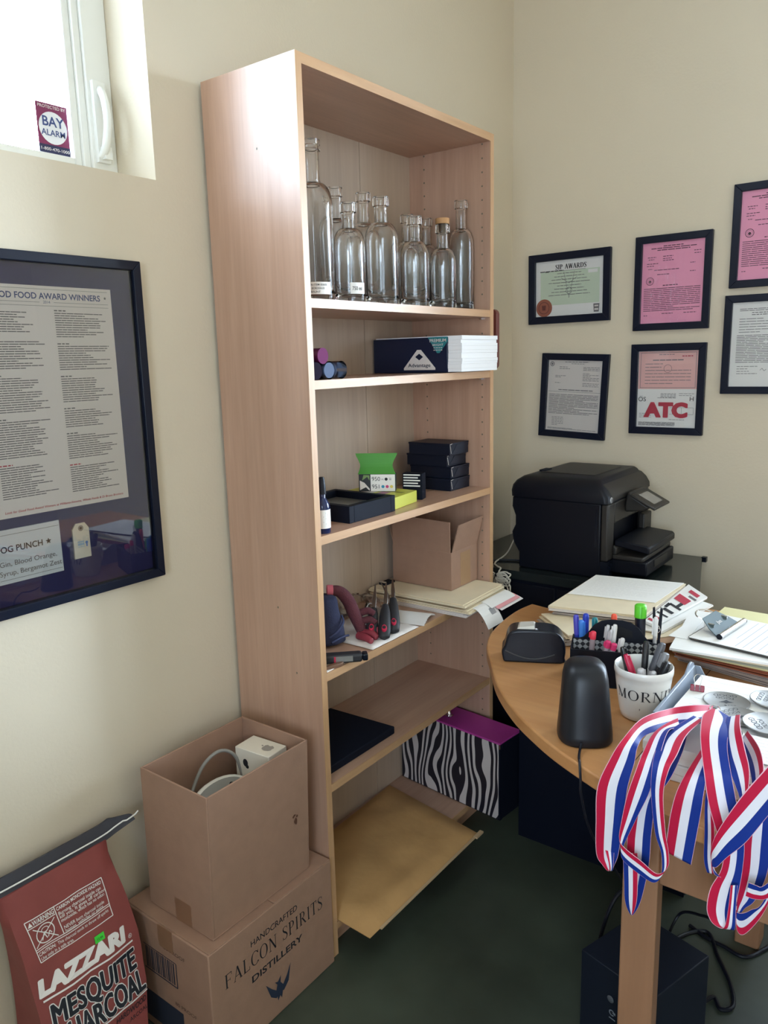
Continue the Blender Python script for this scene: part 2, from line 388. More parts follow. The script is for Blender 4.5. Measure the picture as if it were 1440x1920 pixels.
m.box(-.127, LY-.052, .045, -.115, LY-.022, .205); m.box(-.116, LY-.046, .05, -.1, LY-.028, .075)
m.build('latch_handle', WHITE_TRIM, w1, bevel=.003, smooth=True)
# alarm sticker on the pane
o = thing('alarm_sticker', 'maroon and navy alarm company sticker with white circle on the window pane', 'sticker', (XL-.1503, -.2570, 1.857), pi/2)
m = MB(); m.box(-.034, -.0006, 0, .034, 0, .095, 0); m.inkrect(-.034, .0, .034, .016, .0008, 1)
m.build('sticker_sheet', [mat('maroon vinyl', '#7c2a55', .5), mat('navy vinyl', '#262a4e', .5)], o)
m = MB(); m.disc(0, .049, .031, .001, 0 or 28, 0); m.build('white_circle', mat('white vinyl print', '#dfe0e6', .5), o)
m = MB(); m.text('BAY', .026, (0, .052), mi=0, depth=.0014, bold=.02); m.text('ALARM', .0165, (0, .034), mi=0, depth=.0014, bold=.015)
m.build('circle_print', INKB, o); m = MB(); m.text('PROTECTED BY', .0085, (0, .0855), mi=0, depth=.0014, width=.06); m.build('heading_print', INKW, o); m = MB(); m.text('1-800-470-1000', .0085, (0, .005), mi=0, depth=.0014, width=.062); m.build('phone_print', INKW, o)
def plain_window(name, axis, pos, hole, outw):
    e = bpy.data.objects.new(name, None); COL.objects.link(e); struct(e)
    a0, a1, z0, z1 = hole; e.location = (pos, a0, z0) if axis == 'x' else (a0, pos, z0)
    m = MB(); w = a1-a0; h = z1-z0; d0, d1 = sorted((outw*.06, outw*.11))
    def b(mm, p0, p1, q0, q1, e0=d0, e1=d1):
        if axis == 'x': mm.box(e0, p0, q0, e1, p1, q1)
        else: mm.box(p0, e0, q0, p1, e1, q1)
    b(m, 0, .06, 0, h); b(m, w-.06, w, 0, h); b(m, .06, w-.06, 0, .06); b(m, .06, w-.06, h-.06, h); b(m, w/2-.03, w/2+.03, .06, h-.06)
    m.build('window_frame', WHITE_TRIM, e, bevel=.003)
    m = MB(); b(m, .06, w-.06, .06, h-.06, (d0+d1)/2-.002, (d0+d1)/2+.002); m.build('pane', WPANE, e)
plain_window('window_2', 'y', YB, WIN2, 1)
plain_window('window_3', 'y', YR, WIN3, -1)
# ================================================================== bookcase
BW, BD, BH, T = .785, .2764, 2.02, .018
Z1, Z2, Z3, Z4, Z5, Z6 = 1.5555, 1.3872, 1.0485, .7287, .4515, .085
ST = .019
bk = thing('bookcase', 'tall light maple bookcase with five shelves standing against the left wall', 'bookcase', (0, 0, 0))
for y0, nm in ((0, 0), (BW-T, 1)):
    m = MB(); m.box(0, y0, 0, BD-.0012, y0+T, BH, 0); m.box(BD-.0012, y0, 0, BD, y0+T, BH, 1)
    if nm:
        for xh in (.25, .058):
            for k in range(52):
                z = .16+k*.036
                if any(abs(z-q) < .03 for q in (Z1, Z2, Z3, Z4, Z5)): continue
                m.poly([(xh+.0026*math.cos(a*pi/4), y0-.0003, z+.0026*math.sin(a*pi/4)) for a in range(8)], 2)
    else:
        for (xh, zh) in ((.16, 1.86), (.15, .87), (.2, .72)): m.poly([(xh+.0022*math.cos(a*pi/4), y0-.0003, zh+.0028*math.sin(a*pi/4)) for a in range(8)], 2)
    m.build('side_panel', [MAPLE, MAPLE_EDGE_Z, SD], bk, normals=True)
m = MB(); m.box(0, T, BH-.02, BD-.0012, BW-T, BH, 0); m.box(BD-.0012, T, BH-.02, BD, BW-T, BH, 1); m.build('top_panel', [MAPLE_Y, MAPLE_EDGE], bk)
m = MB(); m.box(0.001, T, .03, .006, .5325, BH-.02, 0); m.box(.001, .5345, .03, .006, BW-T, BH-.02, 0); m.box(.0005, .532, .03, .0045, .535, BH-.02, 1)
m.build('back_panel', [MAPLE_BACK, SD], bk)
for z in (Z1, Z2, Z3, Z4, Z5):
    m = MB(); m.box(.006, T, z-ST, BD-.004, BW-T, z, 0); m.box(BD-.004, T, z-ST, BD-.001, BW-T, z, 1); m.build('shelf', [MAPLE_Y, MAPLE_EDGE], bk)
m = MB(); m.box(.006, T, Z6-ST, BD-.004, BW-T, Z6, 0); m.box(BD-.004, T, Z6-ST, BD-.001, BW-T, Z6, 1); m.build('bottom_shelf', [MAPLE_Y, MAPLE_EDGE], bk)
m = MB(); m.box(.225, T, 0, .243, BW-T, Z6-ST); m.build('plinth', MAPLE_Y, bk)
for z in (Z1, Z2, Z3, Z4, Z5):
    m = MB(); m.box(.246, BW-T-.012, z-ST-.006, .254, BW-T, z-ST); m.build('shelf_pin', CHROME, bk)
# ================================================================== bottles on the top shelf
def bottle(name, label, x, y, R, H, rn=.0155, sh=.52, shoulder=.05, lip='band', ry=1, cork=False, tag_=None):
    o = thing('glass_bottle', label, 'bottle', (x, y, Z1+.0004), 0, 'empty glass bottles on the top shelf')
    hs = H*sh                              # height where the shoulder starts
    hn = hs+shoulder                       # neck starts
    outer = [(0, .002), (R*.8, 0), (R*.95, .002), (R, .008), (R, hs)]
    for k in range(1, 9):
        a = k/8*pi/2; outer.append((rn+.002+(R-rn-.002)*math.cos(a), hs+shoulder*math.sin(a)*.93))
    outer += [(rn, hn+.004), (rn, H-.024)]
    if lip == 'band': outer += [(rn+.0035, H-.022), (rn+.004, H-.018), (rn+.0035, H-.014), (rn+.0035, H-.001), (rn+.001, H)]
    else: outer += [(rn+.003, H-.024), (rn+.003, H-.021), (rn, H-.019), (rn, H-.013), (rn+.003, H-.012), (rn+.003, H-.002), (rn+.001, H)]
    t = .0032; base = .017
    inner = [(rn-.004, H), (rn-.0045, hn+.002)]
    for k in range(8, 0, -1):
        a = k/8*pi/2; inner.append((rn-.0035+(R-t-rn+.0035)*math.cos(a), hs-.002+shoulder*math.sin(a)*.9))
    inner += [(R-t, hs-.004), (R-t, base+.008), (R-t-.006, base+.001), (0, base+.004)]
    m = MB(); m.lathe(outer+inner, 40); m.build('bottle_glass', GLASS, o, smooth=True, ang=50)
    if cork:
        m = MB(); m.lathe([(0, H-.02), (rn-.006, H-.02), (rn-.0055, H+.0005), (rn+.0035, H+.0006), (rn+.004, H+.013), (rn+.003, H+.015), (0, H+.015)], 24); m.build('cork_stopper', mat('pale wood stopper', '#b98a5c', .6, var=.08, vscale=60), o, smooth=True)
    if tag_:
        a0, a1, z0, z1, lines = tag_
        m = MB(); n = 8; rr = R+.0006
        P = lambda a, z, e=0: ((rr+e)*math.cos(a), (rr+e)*math.sin(a), z)
        for k in range(n):
            b0, b1 = a0+(a1-a0)*k/n, a0+(a1-a0)*(k+1)/n; m.quad(P(b0, z0), P(b1, z0), P(b1, z1), P(b0, z1), 0)
        for i, (s, hgt, zz, wd) in enumerate(lines):
            m.text(s, hgt, (0, zz), align='LEFT', mi=1, width=wd, wrap=lambda X, Z: P(a0+.12+X/rr, Z, .0004), bold=.01)
        m.build('paper_label', [PAPER, INK], o)
    return o
CA = math.atan2(-1.34, 1.19)   # direction of the viewer from the shelf
bottle('a', 'tallest clear bottle with long neck and printed white label at left of top shelf', .2, .122, .042, .338, .0165, .6, .05, 'rings', tag_=(CA-.75, CA+.8, .014, .040, [('BERLIN ITEM 83605', .006, .032, .05), ('750ML BORDEAUX', .006, .0245, .045), ('SUPERFLINT', .006, .017, .035)]))
bottle('b', 'smallest slim clear bottle standing behind the tallest bottle on the top shelf', .07, .185, .019, .232, .010, .5, .07)
bottle('c', 'clear bottle with a handwritten white sticker, right of the tallest bottle on the top shelf', .2, .241, .0375, .226, .0155, .56, .045, tag_=(CA-.05, CA+.95, .021, .046, [('750 ml', .012, .029, .024)]))
bottle('d', 'clear bottle in back row, its neck rising between tallest bottle and handwritten-sticker bottle', .09, .326, .039, .287, .0155, .58, .05)
bottle('e', 'clear bottle in back row, its neck rising left of the broad bottle with code number', .095, .431, .042, .289, .0155, .58, .05)
bottle('f', 'broad clear bottle with small code number near its base in the middle of top shelf', .2, .366, .041, .256, .0158, .6, .045, tag_=None)
bottle('g', 'clear bottle in front row of top shelf, directly left of the corked bottle', .2, .507, .0375, .229, .0158, .56, .04)
bottle('h', 'clear bottle in back row, half hidden behind the bottle left of the corked one', .1, .618, .037, .258, .0155, .56, .045)
bottle('i', 'clear bottle in back row behind the corked bottle, only its neck showing', .09, .722, .036, .262, .0155, .56, .045)
bottle('j', 'clear bottle closed with a pale wooden stopper on the top shelf', .205, .633, .036, .222, .0155, .55, .04, cork=True)
bottle('k', 'clear bottle at right end of top shelf against the bookcase side', .205, .728, .0345, .296, .0145, .6, .045)
bo = [x for x in bpy.data.objects if x.name.startswith('glass_bottle')][5]
m = MB(); m.text('XSC6155', .009, (0, .03), mi=0, width=.03, wrap=lambda X, Z: (.0416*math.cos(CA-.25+X/.041), .0416*math.sin(CA-.25+X/.041), Z)); m.build('code_print', INKG, bo)
# ================================================================== second shelf
TUBEC = pane_mat('clear plastic tube', (.9, .9, .92), 1.6)
CAPB = mat('grey blue metal cap', '#59657f', .7, 0, .15)
PURP = mat('dark purple tube', '#4a1038', .3); PURPE = mat('purple tube end', '#6a2a58', .7, 0, .15)
DKT = mat('dark tube', '#1c1424', .8, 0, .1)
def lay_tube(nm, label, y, z, r, parts, x0=.07, x1=.268):
    o = thing(nm, label, 'tube', (x0, y, z), 0, 'tubes lying on the second shelf')
    L = x1-x0
    def cyl(mb, a, b, r0, r1=None, cap=True):
        r1 = r1 or r0; n = 24
        mb.loft([[(x, q*math.cos(2*pi*k/n), q*math.sin(2*pi*k/n)) for k in range(n)] for x, q in ((a, r0), (b, r1))], cap=cap)
    for pn, a, b, q, mt in parts:
        mb = MB(); cyl(mb, a*L, b*L, q*r, None, pn != 'tube_wall' or mt is not TUBEC); mb.build(pn, mt, o, smooth=True)
    return o
zt = Z2+.0003
lay_tube('storage_tube', 'dark capped tube lying under the purple tube on second shelf', .0375, zt+.019, .019, [('tube_wall', 0, .94, 1, DKT), ('cap', .94, .985, .97, DKT)])
lay_tube('storage_tube', 'clear tube with grey cap lying left of the other clear tube on second shelf', .0770, zt+.0195, .0195, [('tube_wall', 0, 1.0, 1, TUBEC), ('cap', .93, .995, .86, CAPB), ('inner_vial', .05, .9, .7, DKT)])
lay_tube('storage_tube', 'clear tube with grey cap, rightmost of the tubes on second shelf', .1170, zt+.0195, .0195, [('tube_wall', 0, 1.0, 1, TUBEC), ('cap', .80, .86, .86, CAPB), ('inner_vial', .05, .78, .7, mat('red brown vial', '#7c3434', .4))])
lay_tube('storage_tube', 'purple tube lying on top of the other tubes on second shelf', .0575, zt+.0505, .0165, [('tube_wall', 0, .99, 1, PURP), ('end_cap', .99, 1.0, 1.04, PURPE)])
o = thing('paper_ream', 'opened navy ream of copy paper with white sheets sticking out over the second shelf', 'paper', (0, .5645, Z2+.0004))
NAVY = mat('navy wrapper', '#0d1a38', .35); TEAL = mat('teal print', '#2d7f86', .4)
m = MB(); m.box(.012, 0, 0, .262, .192, .094); m.build('wrapper', NAVY, o, bevel=.003)
m = MB()
m.inkpoly([(.198, .0942), (.262, .0942), (.262, .082), (.236, .052), (.228, .052)], .0004, 0); m.inkpoly([(.118, .008), (.222, .008), (.222, .013), (.176, .062), (.163, .062), (.118, .013)], .0004, 1)
m.inkpoly([(.17, .052), (.183, .043), (.17, .034), (.157, .043)], .0008, 2); m.text('Advantage', .014, (.17, .016), mi=2, depth=.0008, width=.074, bold=.01)
m.text('PREMIUM', .012, (.231, .081), mi=1, depth=.0008, width=.052, bold=.01); m.text('BRIGHT', .008, (.231, .071), mi=1, depth=.0008, width=.034)
textlines(m, .217, .245, .066, .060, 2, .0016, .0008, 1)
m.build('printed_text', [TEAL, PAPERG, NAVY], o)
m = MB(); rnd = random.Random(3); z = .002
while z < .0955:
    dz = rnd.uniform(.006, .016); j = rnd.uniform(-.0025, .0025); k = rnd.uniform(-.0012, .0012)
    m.box(.02, .002+k, z, .303+j, .193+k, min(z+dz, .0965)-.0002); z += dz
m.build('sheets', mat('bright white paper', '#f1f1f4', .75), o)
# red-brown rounded board behind the bookcase side
o = thing('wooden_board', 'rounded red-brown slotted wooden board sticking out behind the bookcase right side', 'board', (.225, .8155, 1.39))
m = MB(); pts = []
for cx, cz, a0 in ((.05-.015, .015, -pi/2), (.05-.015, .17-.015, 0)):
    for k in range(7): a = a0+k/6*pi/2; pts.append((cx+.015*math.cos(a), cz+.015*math.sin(a)))
pts = [(0, 0)]+pts+[(0, .17)]
m.prism(pts, -.008, .008, 'y'); m.build('board', wood('red brown wood', '#5e2a22', '#7d4034', 'Z', .4), o, bevel=.002)
m = MB()
for k in range(9): m.box(-.006, -.0083, .03+k*.013, .036, -.0078, .034+k*.013)
m.build('slots', BLACKM, o)
m = MB(); m.box(-.02, -.0295, .06, .03, -.0085, .11); m.build('mounting_block', BLACKM, o)
# ================================================================== third shelf
o = thing('dropper_bottle', 'small dark blue dropper bottle with white label at left end of third shelf', 'bottle', (.252, .054, Z3+.0003))
m = MB(); m.lathe([(0, 0), (.0155, 0), (.0165, .002), (.0165, .058), (.0155, .066), (.009, .078), (.0075, .08), (.0075, .09), (0, .09)], 28)
m.build('bottle_glass', mat('cobalt glass', (.008, .016, .07), .08), o, smooth=True)
m = MB(); m.lathe([(0.0168, .012), (.0169, .012), (.0169, .054), (.0168, .054)], 28)
for k in range(8): m.quad(*[(.0171*math.cos(a), .0171*math.sin(a), z) for a, z in ((CA-.8, .018+k*.004), (CA+.7-.3*(k % 3), .018+k*.004), (CA+.7-.3*(k % 3), .0194+k*.004), (CA-.8, .0194+k*.004))], 1)
m.build('paper_label', [PAPER, INKG], o)
m = MB(); m.lathe([(0, .088), (.0092, .088), (.0088, .104), (.0085, .106), (.007, .122), (.0055, .126), (0, .126)], 20); m.build('cap', BLACK, o, smooth=True)
o = thing('shadow_box_frame', 'black shadow box frame lying face up at front of the third shelf', 'frame', (.046, .156, Z3+.0003))
m = MB(); w, d, h, t = .198, .182, .041, .018
m.box(0, 0, 0, w, t, h); m.box(0, d-t, 0, w, d, h); m.box(0, t, 0, t, d-t, h); m.box(w-t, t, 0, w, d-t, h); m.box(t, t, 0, w-t, d-t, .012)
m.build('frame', mat('black frame card', (.005, .007, .015), .6, spec=.12), o, bevel=.001)
m = MB(); m.box(t, t, .022, w-t, d-t, .0235); m.build('glass', mat('dark grey glass front', (.12, .12, .11), .3), o)
YEL = mat('yellow green ink carton', '#c9cc4e', .45)
o = thing('ink_carton', 'flat yellow green ink carton lying beside the black shadow box', 'carton', (.05, .344, Z3+.0003))
m = MB(); m.hexa([(0, 0, 0), (.186, 0, 0), (.168, .128, 0), (0, .128, 0), (0, 0, .031), (.186, 0, .031), (.168, .128, .031), (0, .128, .031)]); m.build('carton', YEL, o, bevel=.0008)
m = MB(); m.M = Matrix(((1, 0, 0, 0), (0, 0, 1, 0), (0, 1, 0, .0316), (0, 0, 0, 1)))   # flat on the lid: local x, z -> x, y
m.inkrect(.05, .02, .09, .06, 0, 0); m.inkrect(.10, .07, .16, .085, 0, 1); m.inkrect(.03, .075, .09, .08, 0, 1); m.inkrect(.02, .1, .12, .105, 0, 1); m.inkrect(.1, .03, .13, .065, 0, 2)
m.build('printed_marks', [PAPERG, mat('olive print', '#8c8a36', .5), mat('mauve print', '#8f5c73', .5)], o)
o = thing('ink_cartridge_box', 'black and white ink box with a raised green flap standing on the yellow carton', 'carton', (.138, .402, Z3+.0318), math.radians(30))
m = MB(); m.box(-.049, 0, 0, .049, .03, .047); m.build('carton', mat('black carton', '#191b1f', .5), o, bevel=.0006)
m = MB(); m.box(-.017, -.0006, .001, .0485, 0, .046); wp_ = m.build('white_panel', PAPER, o)
m = MB(); rows = []
for k in range(9):
    t = k/8; w = .049+.008*abs(t-.45)*1.6*(1 if t > .45 else .35)-.006*math.sin(pi*min(1, t*1.1)); rows.append((w, .047+.056*t, .0-.004*math.sin(pi*t)))
for (w0, z0, y0), (w1_, z1, y1) in zip(rows, rows[1:]): m.quad((-w0, y0, z0), (w0, y0, z0), (w1_, y1, z1), (-w1_, y1, z1))
m.build('flap', mat('leaf green card', '#4f9a3c', .6), o, solid=.0008)
m = MB(); m.text('950', .0155, (-.014, .029), 'LEFT', 0, depth=.0012, bold=.0); m.text('951', .0155, (-.014, .0085), 'LEFT', 0, depth=.0012)
m.disc(.025, .0335, .0042, .0012, 16, 0); m.disc(.016, .0135, .0042, .0012, 16, 1); m.disc(.0275, .0135, .0042, .0012, 16, 2); m.disc(.039, .0135, .0042, .0012, 16, 3)
for z in (.036, .032): m.inkrect(.033, z-.0008, .039, z+.0004, .0012, 0)
m.text('XL', .006, (.0155, .031), 'CENTER', 4, depth=.0012)
m.inkpoly([(-.046, .004), (-.03, .012), (-.02, .002), (-.02, .008), (-.034, .024), (-.046, .03)], .0008, 5); m.inkpoly([(-.04, .03), (-.026, .04), (-.02, .03), (-.02, .044), (-.036, .045)], .0008, 6)
m.build('printed_text', [INK, mat('cyan dot', '#2b93b5', .5), mat('magenta dot', '#c0306c', .5), mat('yellow dot', '#d8c45a', .5), INKG, PAPERG, mat('green print', '#6f8d4f', .5)], wp_)
o = thing('card_holder', 'small black upright card holder with white striped cards beside the black box stack', 'holder', (.19, .492, Z3+.0003), math.radians(18))
m = MB(); m.box(-.028, 0, 0, .028, .034, .072); m.build('holder', BLACKM, o, bevel=.001)
m = MB()
for k in range(5): m.box(-.025, -.0009, .036+k*.0075, .016-.006*(k % 2)+.006, 0, .0395+k*.0075)
m.build('white_stripes', PAPER, o)
KB = mat('black gift box card', (.005, .008, .02), .45, spec=.25)
offs = [(.0, .0, 0), (-.004, .006, .03), (-.012, .0, .0), (.004, -.006, .02)]
names = ['lowest of the four flat black boxes stacked at right end of third shelf', 'second from bottom of the four flat black boxes on the third shelf',
         'third from bottom of the four flat black boxes on the third shelf', 'topmost of the four flat black boxes stacked on the third shelf']
zz = Z3+.0003
for k in range(4):
    dx, dy, a = offs[k]
    o = thing('gift_box', names[k], 'box', (.072+dx, .652+dy-.006*(k == 3), zz), a*.6, 'black boxes on the third shelf')
    m = MB(); m.box(0, 0, 0, .14, .104, .0325); m.build('box_base', KB, o, bevel=.0012)
    m = MB(); m.box(-.001, -.001, .0292, .141, .105, .0342)
    m.prism([(.012, .006), (.03, .02), (.038, .0292), (.103, .0292), (.103, .022), (.07, .004)], .14, .1412, 'x')
    ld_ = m.build('lid', KB, o, bevel=.0008)
    m = MB()
    for a_, b_ in (((.1416, .0, .031), (.1416, .012, .0335)), ((.1416, .006, .006), (.1416, .001, .028))): m.tube([a_, b_], .0006, 5)
    m.build('worn_edges', PAPERG, ld_)
    zz += .0347
# ================================================================== fourth shelf: files, carton, pruning tools
def sheet_stack(parent, seq, seed=1, ox=0, oy=0):
    pass
z = Z4+.0004; rnd = random.Random(5)
fold = [(.013, 'PAPERG', .0, .0), (.010, 'CREAM', .012, .0), (.006, 'PAPER', -.01, .03), (.008, 'CREAM', .0, -.004)]
lab = ['white paper bundle at bottom of the file pile on fourth shelf', 'thick manila folder in middle of the file pile on fourth shelf',
       'loose white papers between the manila folders on fourth shelf', 'topmost manila folder directly under the open carton on fourth shelf']
tops = []
for (th, mt, dx, dy), lb in zip(fold, lab):
    o = thing('file_folder' if mt == 'CREAM' else 'paper_bundle', lb, 'folder' if mt == 'CREAM' else 'paper', (.019, .508+dy, z), math.radians(1.5))
    m = MB(); n = max(2, int(th/.0025))
    for k in range(n):
        j = rnd.uniform(-.006, .006); e = rnd.uniform(-.004, .004); w = .322+dx+j
        m.box(0.0, max(-.02, e), k*th/n, w, .232+e if dy <= 0 else .215+e, (k+1)*th/n-.0003)
    m.build('sheets', {'PAPER': PAPER, 'PAPERG': PAPERG, 'CREAM': CREAM}[mt], o)
    z += th+.0003
ZF = z
o = thing('curled_papers', 'curled white papers with one pink sheet hanging over the fourth shelf edge', 'paper', (.345, .60, Z4+.012))
for mi_, (y0, y1, zz_, x1) in enumerate([(.0, .14, .012, .035), (.02, .15, .006, .045), (.03, .16, .0, .05)]):
    m = MB()
    for k in range(6):
        a, b = k/6, (k+1)/6
        m.quad((a*x1-.004, y0, zz_-.012*a*a), (b*x1-.004, y0, zz_-.012*b*b), (b*x1-.004, y1, zz_-.012*b*b), (a*x1-.004, y1, zz_-.012*a*a))
    m.build('sheet', [PAPER, mat('pink sheet', '#e8a3a8', .8), PAPER][mi_], o, solid=.0006)
o = thing('white_envelope', 'white envelope with barcode drooping from the file pile over fourth shelf edge', 'envelope', (.345, .545, Z4+.016))
m = MB(); L = 8
for k in range(L):
    a, b = k/L, (k+1)/L
    P = lambda t, y: (.002+.05*t, y, .006-.052*t*t)
    m.quad(P(a, 0), P(b, 0), P(b, .085), P(a, .085))
m.build('envelope', PAPER, o, solid=.0008)
m = MB()
for k in range(12): m.quad(*[(.002+.05*t+.0012, y, .006-.052*t*t+.0012) for t, y in ((.45, .045+k*.0022), (.7, .045+k*.0022), (.7, .046+k*.0022), (.45, .046+k*.0022))])
m.build('barcode', INKG, o)
# open carton
o = thing('cardboard_carton', 'small open cardboard carton with raised flaps standing on manila folders', 'box', (.034, .604, ZF+.0005))
w, d, h, t = .208, .146, .112, .003
m = MB(); m.box(0, 0, 0, w, d, t); m.box(0, 0, t, w, t, h); m.box(0, d-t, t, w, d, h); m.box(0, t, t, t, d-t, h); m.box(w-t, t, t, w, d-t, h)
m.build('box_body', CARD, o, bevel=.0008)
m = MB(); m.hexa([(.002, 0, h), (w-.004, 0, h), (w-.004, t, h), (.002, t, h), (.002, -.002, h+.094), (w-.001, -.006, h+.09), (w-.001, -.003, h+.09), (.002, .001, h+.094)]); m.build('flap', CARD, o)
m = MB(); m.hexa([(w-t, .006, h), (w, .006, h), (w, d-.002, h), (w-t, d-.002, h), (w+.014, .016, h+.08), (w+.017, .016, h+.08), (w+.017, d+.006, h+.085), (w+.014, d+.006, h+.085)]); m.build('flap', CARD, o)
m = MB(); m.hexa([(0, .006, h), (t, .006, h), (t, d-.006, h), (0, d-.006, h), (-.022, .01, h+.06), (-.019, .01, h+.06), (-.019, d-.01, h+.06), (-.022, d-.01, h+.06)]); m.build('flap', CARD, o)
m = MB(); m.box(w, .05, .003, w+.0004, .105, h-.01); m.box(w+.0003, .062, .042, w+.0009, .1, .075); m.build('tape_strip', mat('glossy brown tape', '#a98767', .25), o)
# papers under the tools
def flat_paper(name, label, cat, pts, z, th, mt, ink=None):
    cx = sum(p[0] for p in pts)/len(pts); cy = sum(p[1] for p in pts)/len(pts)
    o = thing(name, label, cat, (cx, cy, z)); q = [(x-cx, y-cy) for x, y in pts]
    m = MB(); m.prism(q, 0, th); m.build('sheet', mt, o)
    if ink:
        rd = random.Random(int(cx*1e4)); m = MB(); a, b, c, d = [Vector((x, y, th+.0004)) for x, y in q[:4]]
        for k in range(ink):
            t = .1+.8*k/max(1, ink-1); p, e = a.lerp(d, t), b.lerp(c, t); s0, s1 = .08, .4+.5*rd.random(); wv = (d-a)*(.22/ink)
            m.quad(p.lerp(e, s0), p.lerp(e, s1), p.lerp(e, s1)+wv, p.lerp(e, s0)+wv)
        m.build('printed_text', INKG, o)
    return o
flat_paper('printed_sheet', 'white sheet printed with black patterns at left end of fourth shelf', 'paper', [(.272, .025), (.268, .10), (.14, .115), (.13, .025)], Z4+.0004, .0015, PAPER, 9)
o = thing('white_napkin', 'crumpled white paper under the two black pruning tools', 'paper', (.165, .31, Z4+.0004))
m = MB(); rd = random.Random(4); gx, gy = 16, 18
G = [[(-.09+.2*i/gx, -.12+.2*j/gy, .0012+.007*rd.random()*(1 if 0 < i < gx and 0 < j < gy else .1)) for j in range(gy+1)] for i in range(gx+1)]
vv = [[m.v(p) for p in r] for r in G]
for i in range(gx):
    for j in range(gy): m.f([vv[i][j], vv[i+1][j], vv[i+1][j+1], vv[i][j+1]])
m.build('paper', PAPERG, o, smooth=True, solid=.0006, ang=180)
o = thing('face_mask', 'white pleated face mask with ear loop between the tools and manila folders', 'mask', (.19, .425, Z4+.0015), math.radians(14))
m = MB(); n = 9
prof = [(-.045+.09*k/(2*n), .004*(k % 2)+.012*math.sin(pi*k/(2*n))) for k in range(2*n+1)]
for (y0, z0), (y1, z1) in zip(prof, prof[1:]): m.quad((-.085, y0, z0), (.085, y0, z0), (.085, y1, z1), (-.085, y1, z1))
m.build('mask_body', mat('white non woven', '#d6d2cf', .85), o, solid=.0008)
m = MB(); m.tube(spline([(-.08, -.03, .01), (-.09, -.03, .022), (-.094, 0, .03), (-.09, .02, .022), (-.08, .03, .01)], 6), .0015, 6); m.build('ear_loop', PAPER, o, smooth=True)
# plastic bag, translucent, crumpled
o = thing('plastic_bag', 'crumpled clear plastic bag behind the pruning tools', 'bag', (.088, .376, Z4+.0004))
m = MB(); rd = random.Random(9); rings = []
for k, (r, zq) in enumerate([(.03, .001), (.052, .006), (.058, .022), (.05, .042), (.03, .056), (.012, .06)]):
    rings.append([((r*1.15+rd.uniform(-.009, .009))*math.cos(2*pi*j/22), (r+rd.uniform(-.009, .009))*math.sin(2*pi*j/22), max(.0005, zq+rd.uniform(-.005, .005))) for j in range(22)])
m.loft(rings); m.build('film', pane_mat('clear film', (.95, .95, .95), 3.0, .1), o, smooth=True, ang=25)
# navy pouch and knitted gloves
DEN = mat('navy cloth', (.018, .022, .06), .9, bump=.3, bscale=250)
o = thing('navy_pouch', 'dark navy cloth pouch standing behind the maroon glove on the fourth shelf', 'pouch', (.135, .165, Z4+.002))
m = MB(); rd = random.Random(2); rings = []
for k in range(9):
    t = k/8; rx, ry = .062*(1-.45*t)+.006*rd.random(), .05*(1-.35*t)+.004*rd.random()
    rings.append([(rx*math.cos(2*pi*j/20)*(1+.1*rd.uniform(-1, 1)), ry*math.sin(2*pi*j/20)+.004*t, .0+.122*t) for j in range(20)])
m.loft(rings); m.build('pouch', DEN, o, smooth=True, sub=1, ang=80)
m = MB(); m.tube(spline([(.05, -.03, .03), (.062, -.01, .045), (.06, .012, .06), (.046, .022, .072)], 6), .003, 6); m.tube(spline([(.06, .03, .02), (.066, 0, .026), (.056, -.03, .018)], 6), .003, 6); m.build('seam_piping', mat('navy trim', (.03, .04, .1), .8), o, smooth=True)
GLV = mat('maroon knit glove', '#5a2a32', .9, var=.12, vscale=60, bump=.5, bscale=420)
GLR = mat('red rubber coating', '#8e3440', .55, var=.1, vscale=50)
o = thing('work_glove', 'maroon glove with red fingertips slung over the navy pouch', 'glove', (.195, .205, Z4+.0005))
m = MB(); m.tube(spline([(-.055, -.004, .128), (-.042, .012, .122), (-.028, .026, .098), (-.018, .034, .066), (-.004, .038, .035), (.006, .036, .018)], 8), lambda t: .0125+.004*math.sin(pi*t), 16); m.build('glove_palm', GLV, o, smooth=True, ang=80)
m = MB(); m.tube(spline([(-.063, -.014, .1295), (-.053, -.003, .1285)], 4), .0138, 16); m.build('cuff', mat('pink cuff', '#d46f80', .8), o, smooth=True)
for k, (a, b, c) in enumerate([((.008, .036, .016), (.038, .036, .020), (.056, .034, .012)), ((.006, .05, .022), (.034, .056, .024), (.055, .054, .012)), ((.006, .022, .012), (.036, .016, .014), (.056, .012, .010)), ((-.006, .045, .04), (.016, .055, .047), (.036, .058, .04)), ((-.012, .05, .06), (.004, .064, .066), (.022, .068, .06))]):
    m = MB(); m.tube(spline([a, b, c], 6), lambda t: .0098-.0025*t*t, 12); m.build('finger', GLR if k < 3 else GLV, o, smooth=True, ang=80)
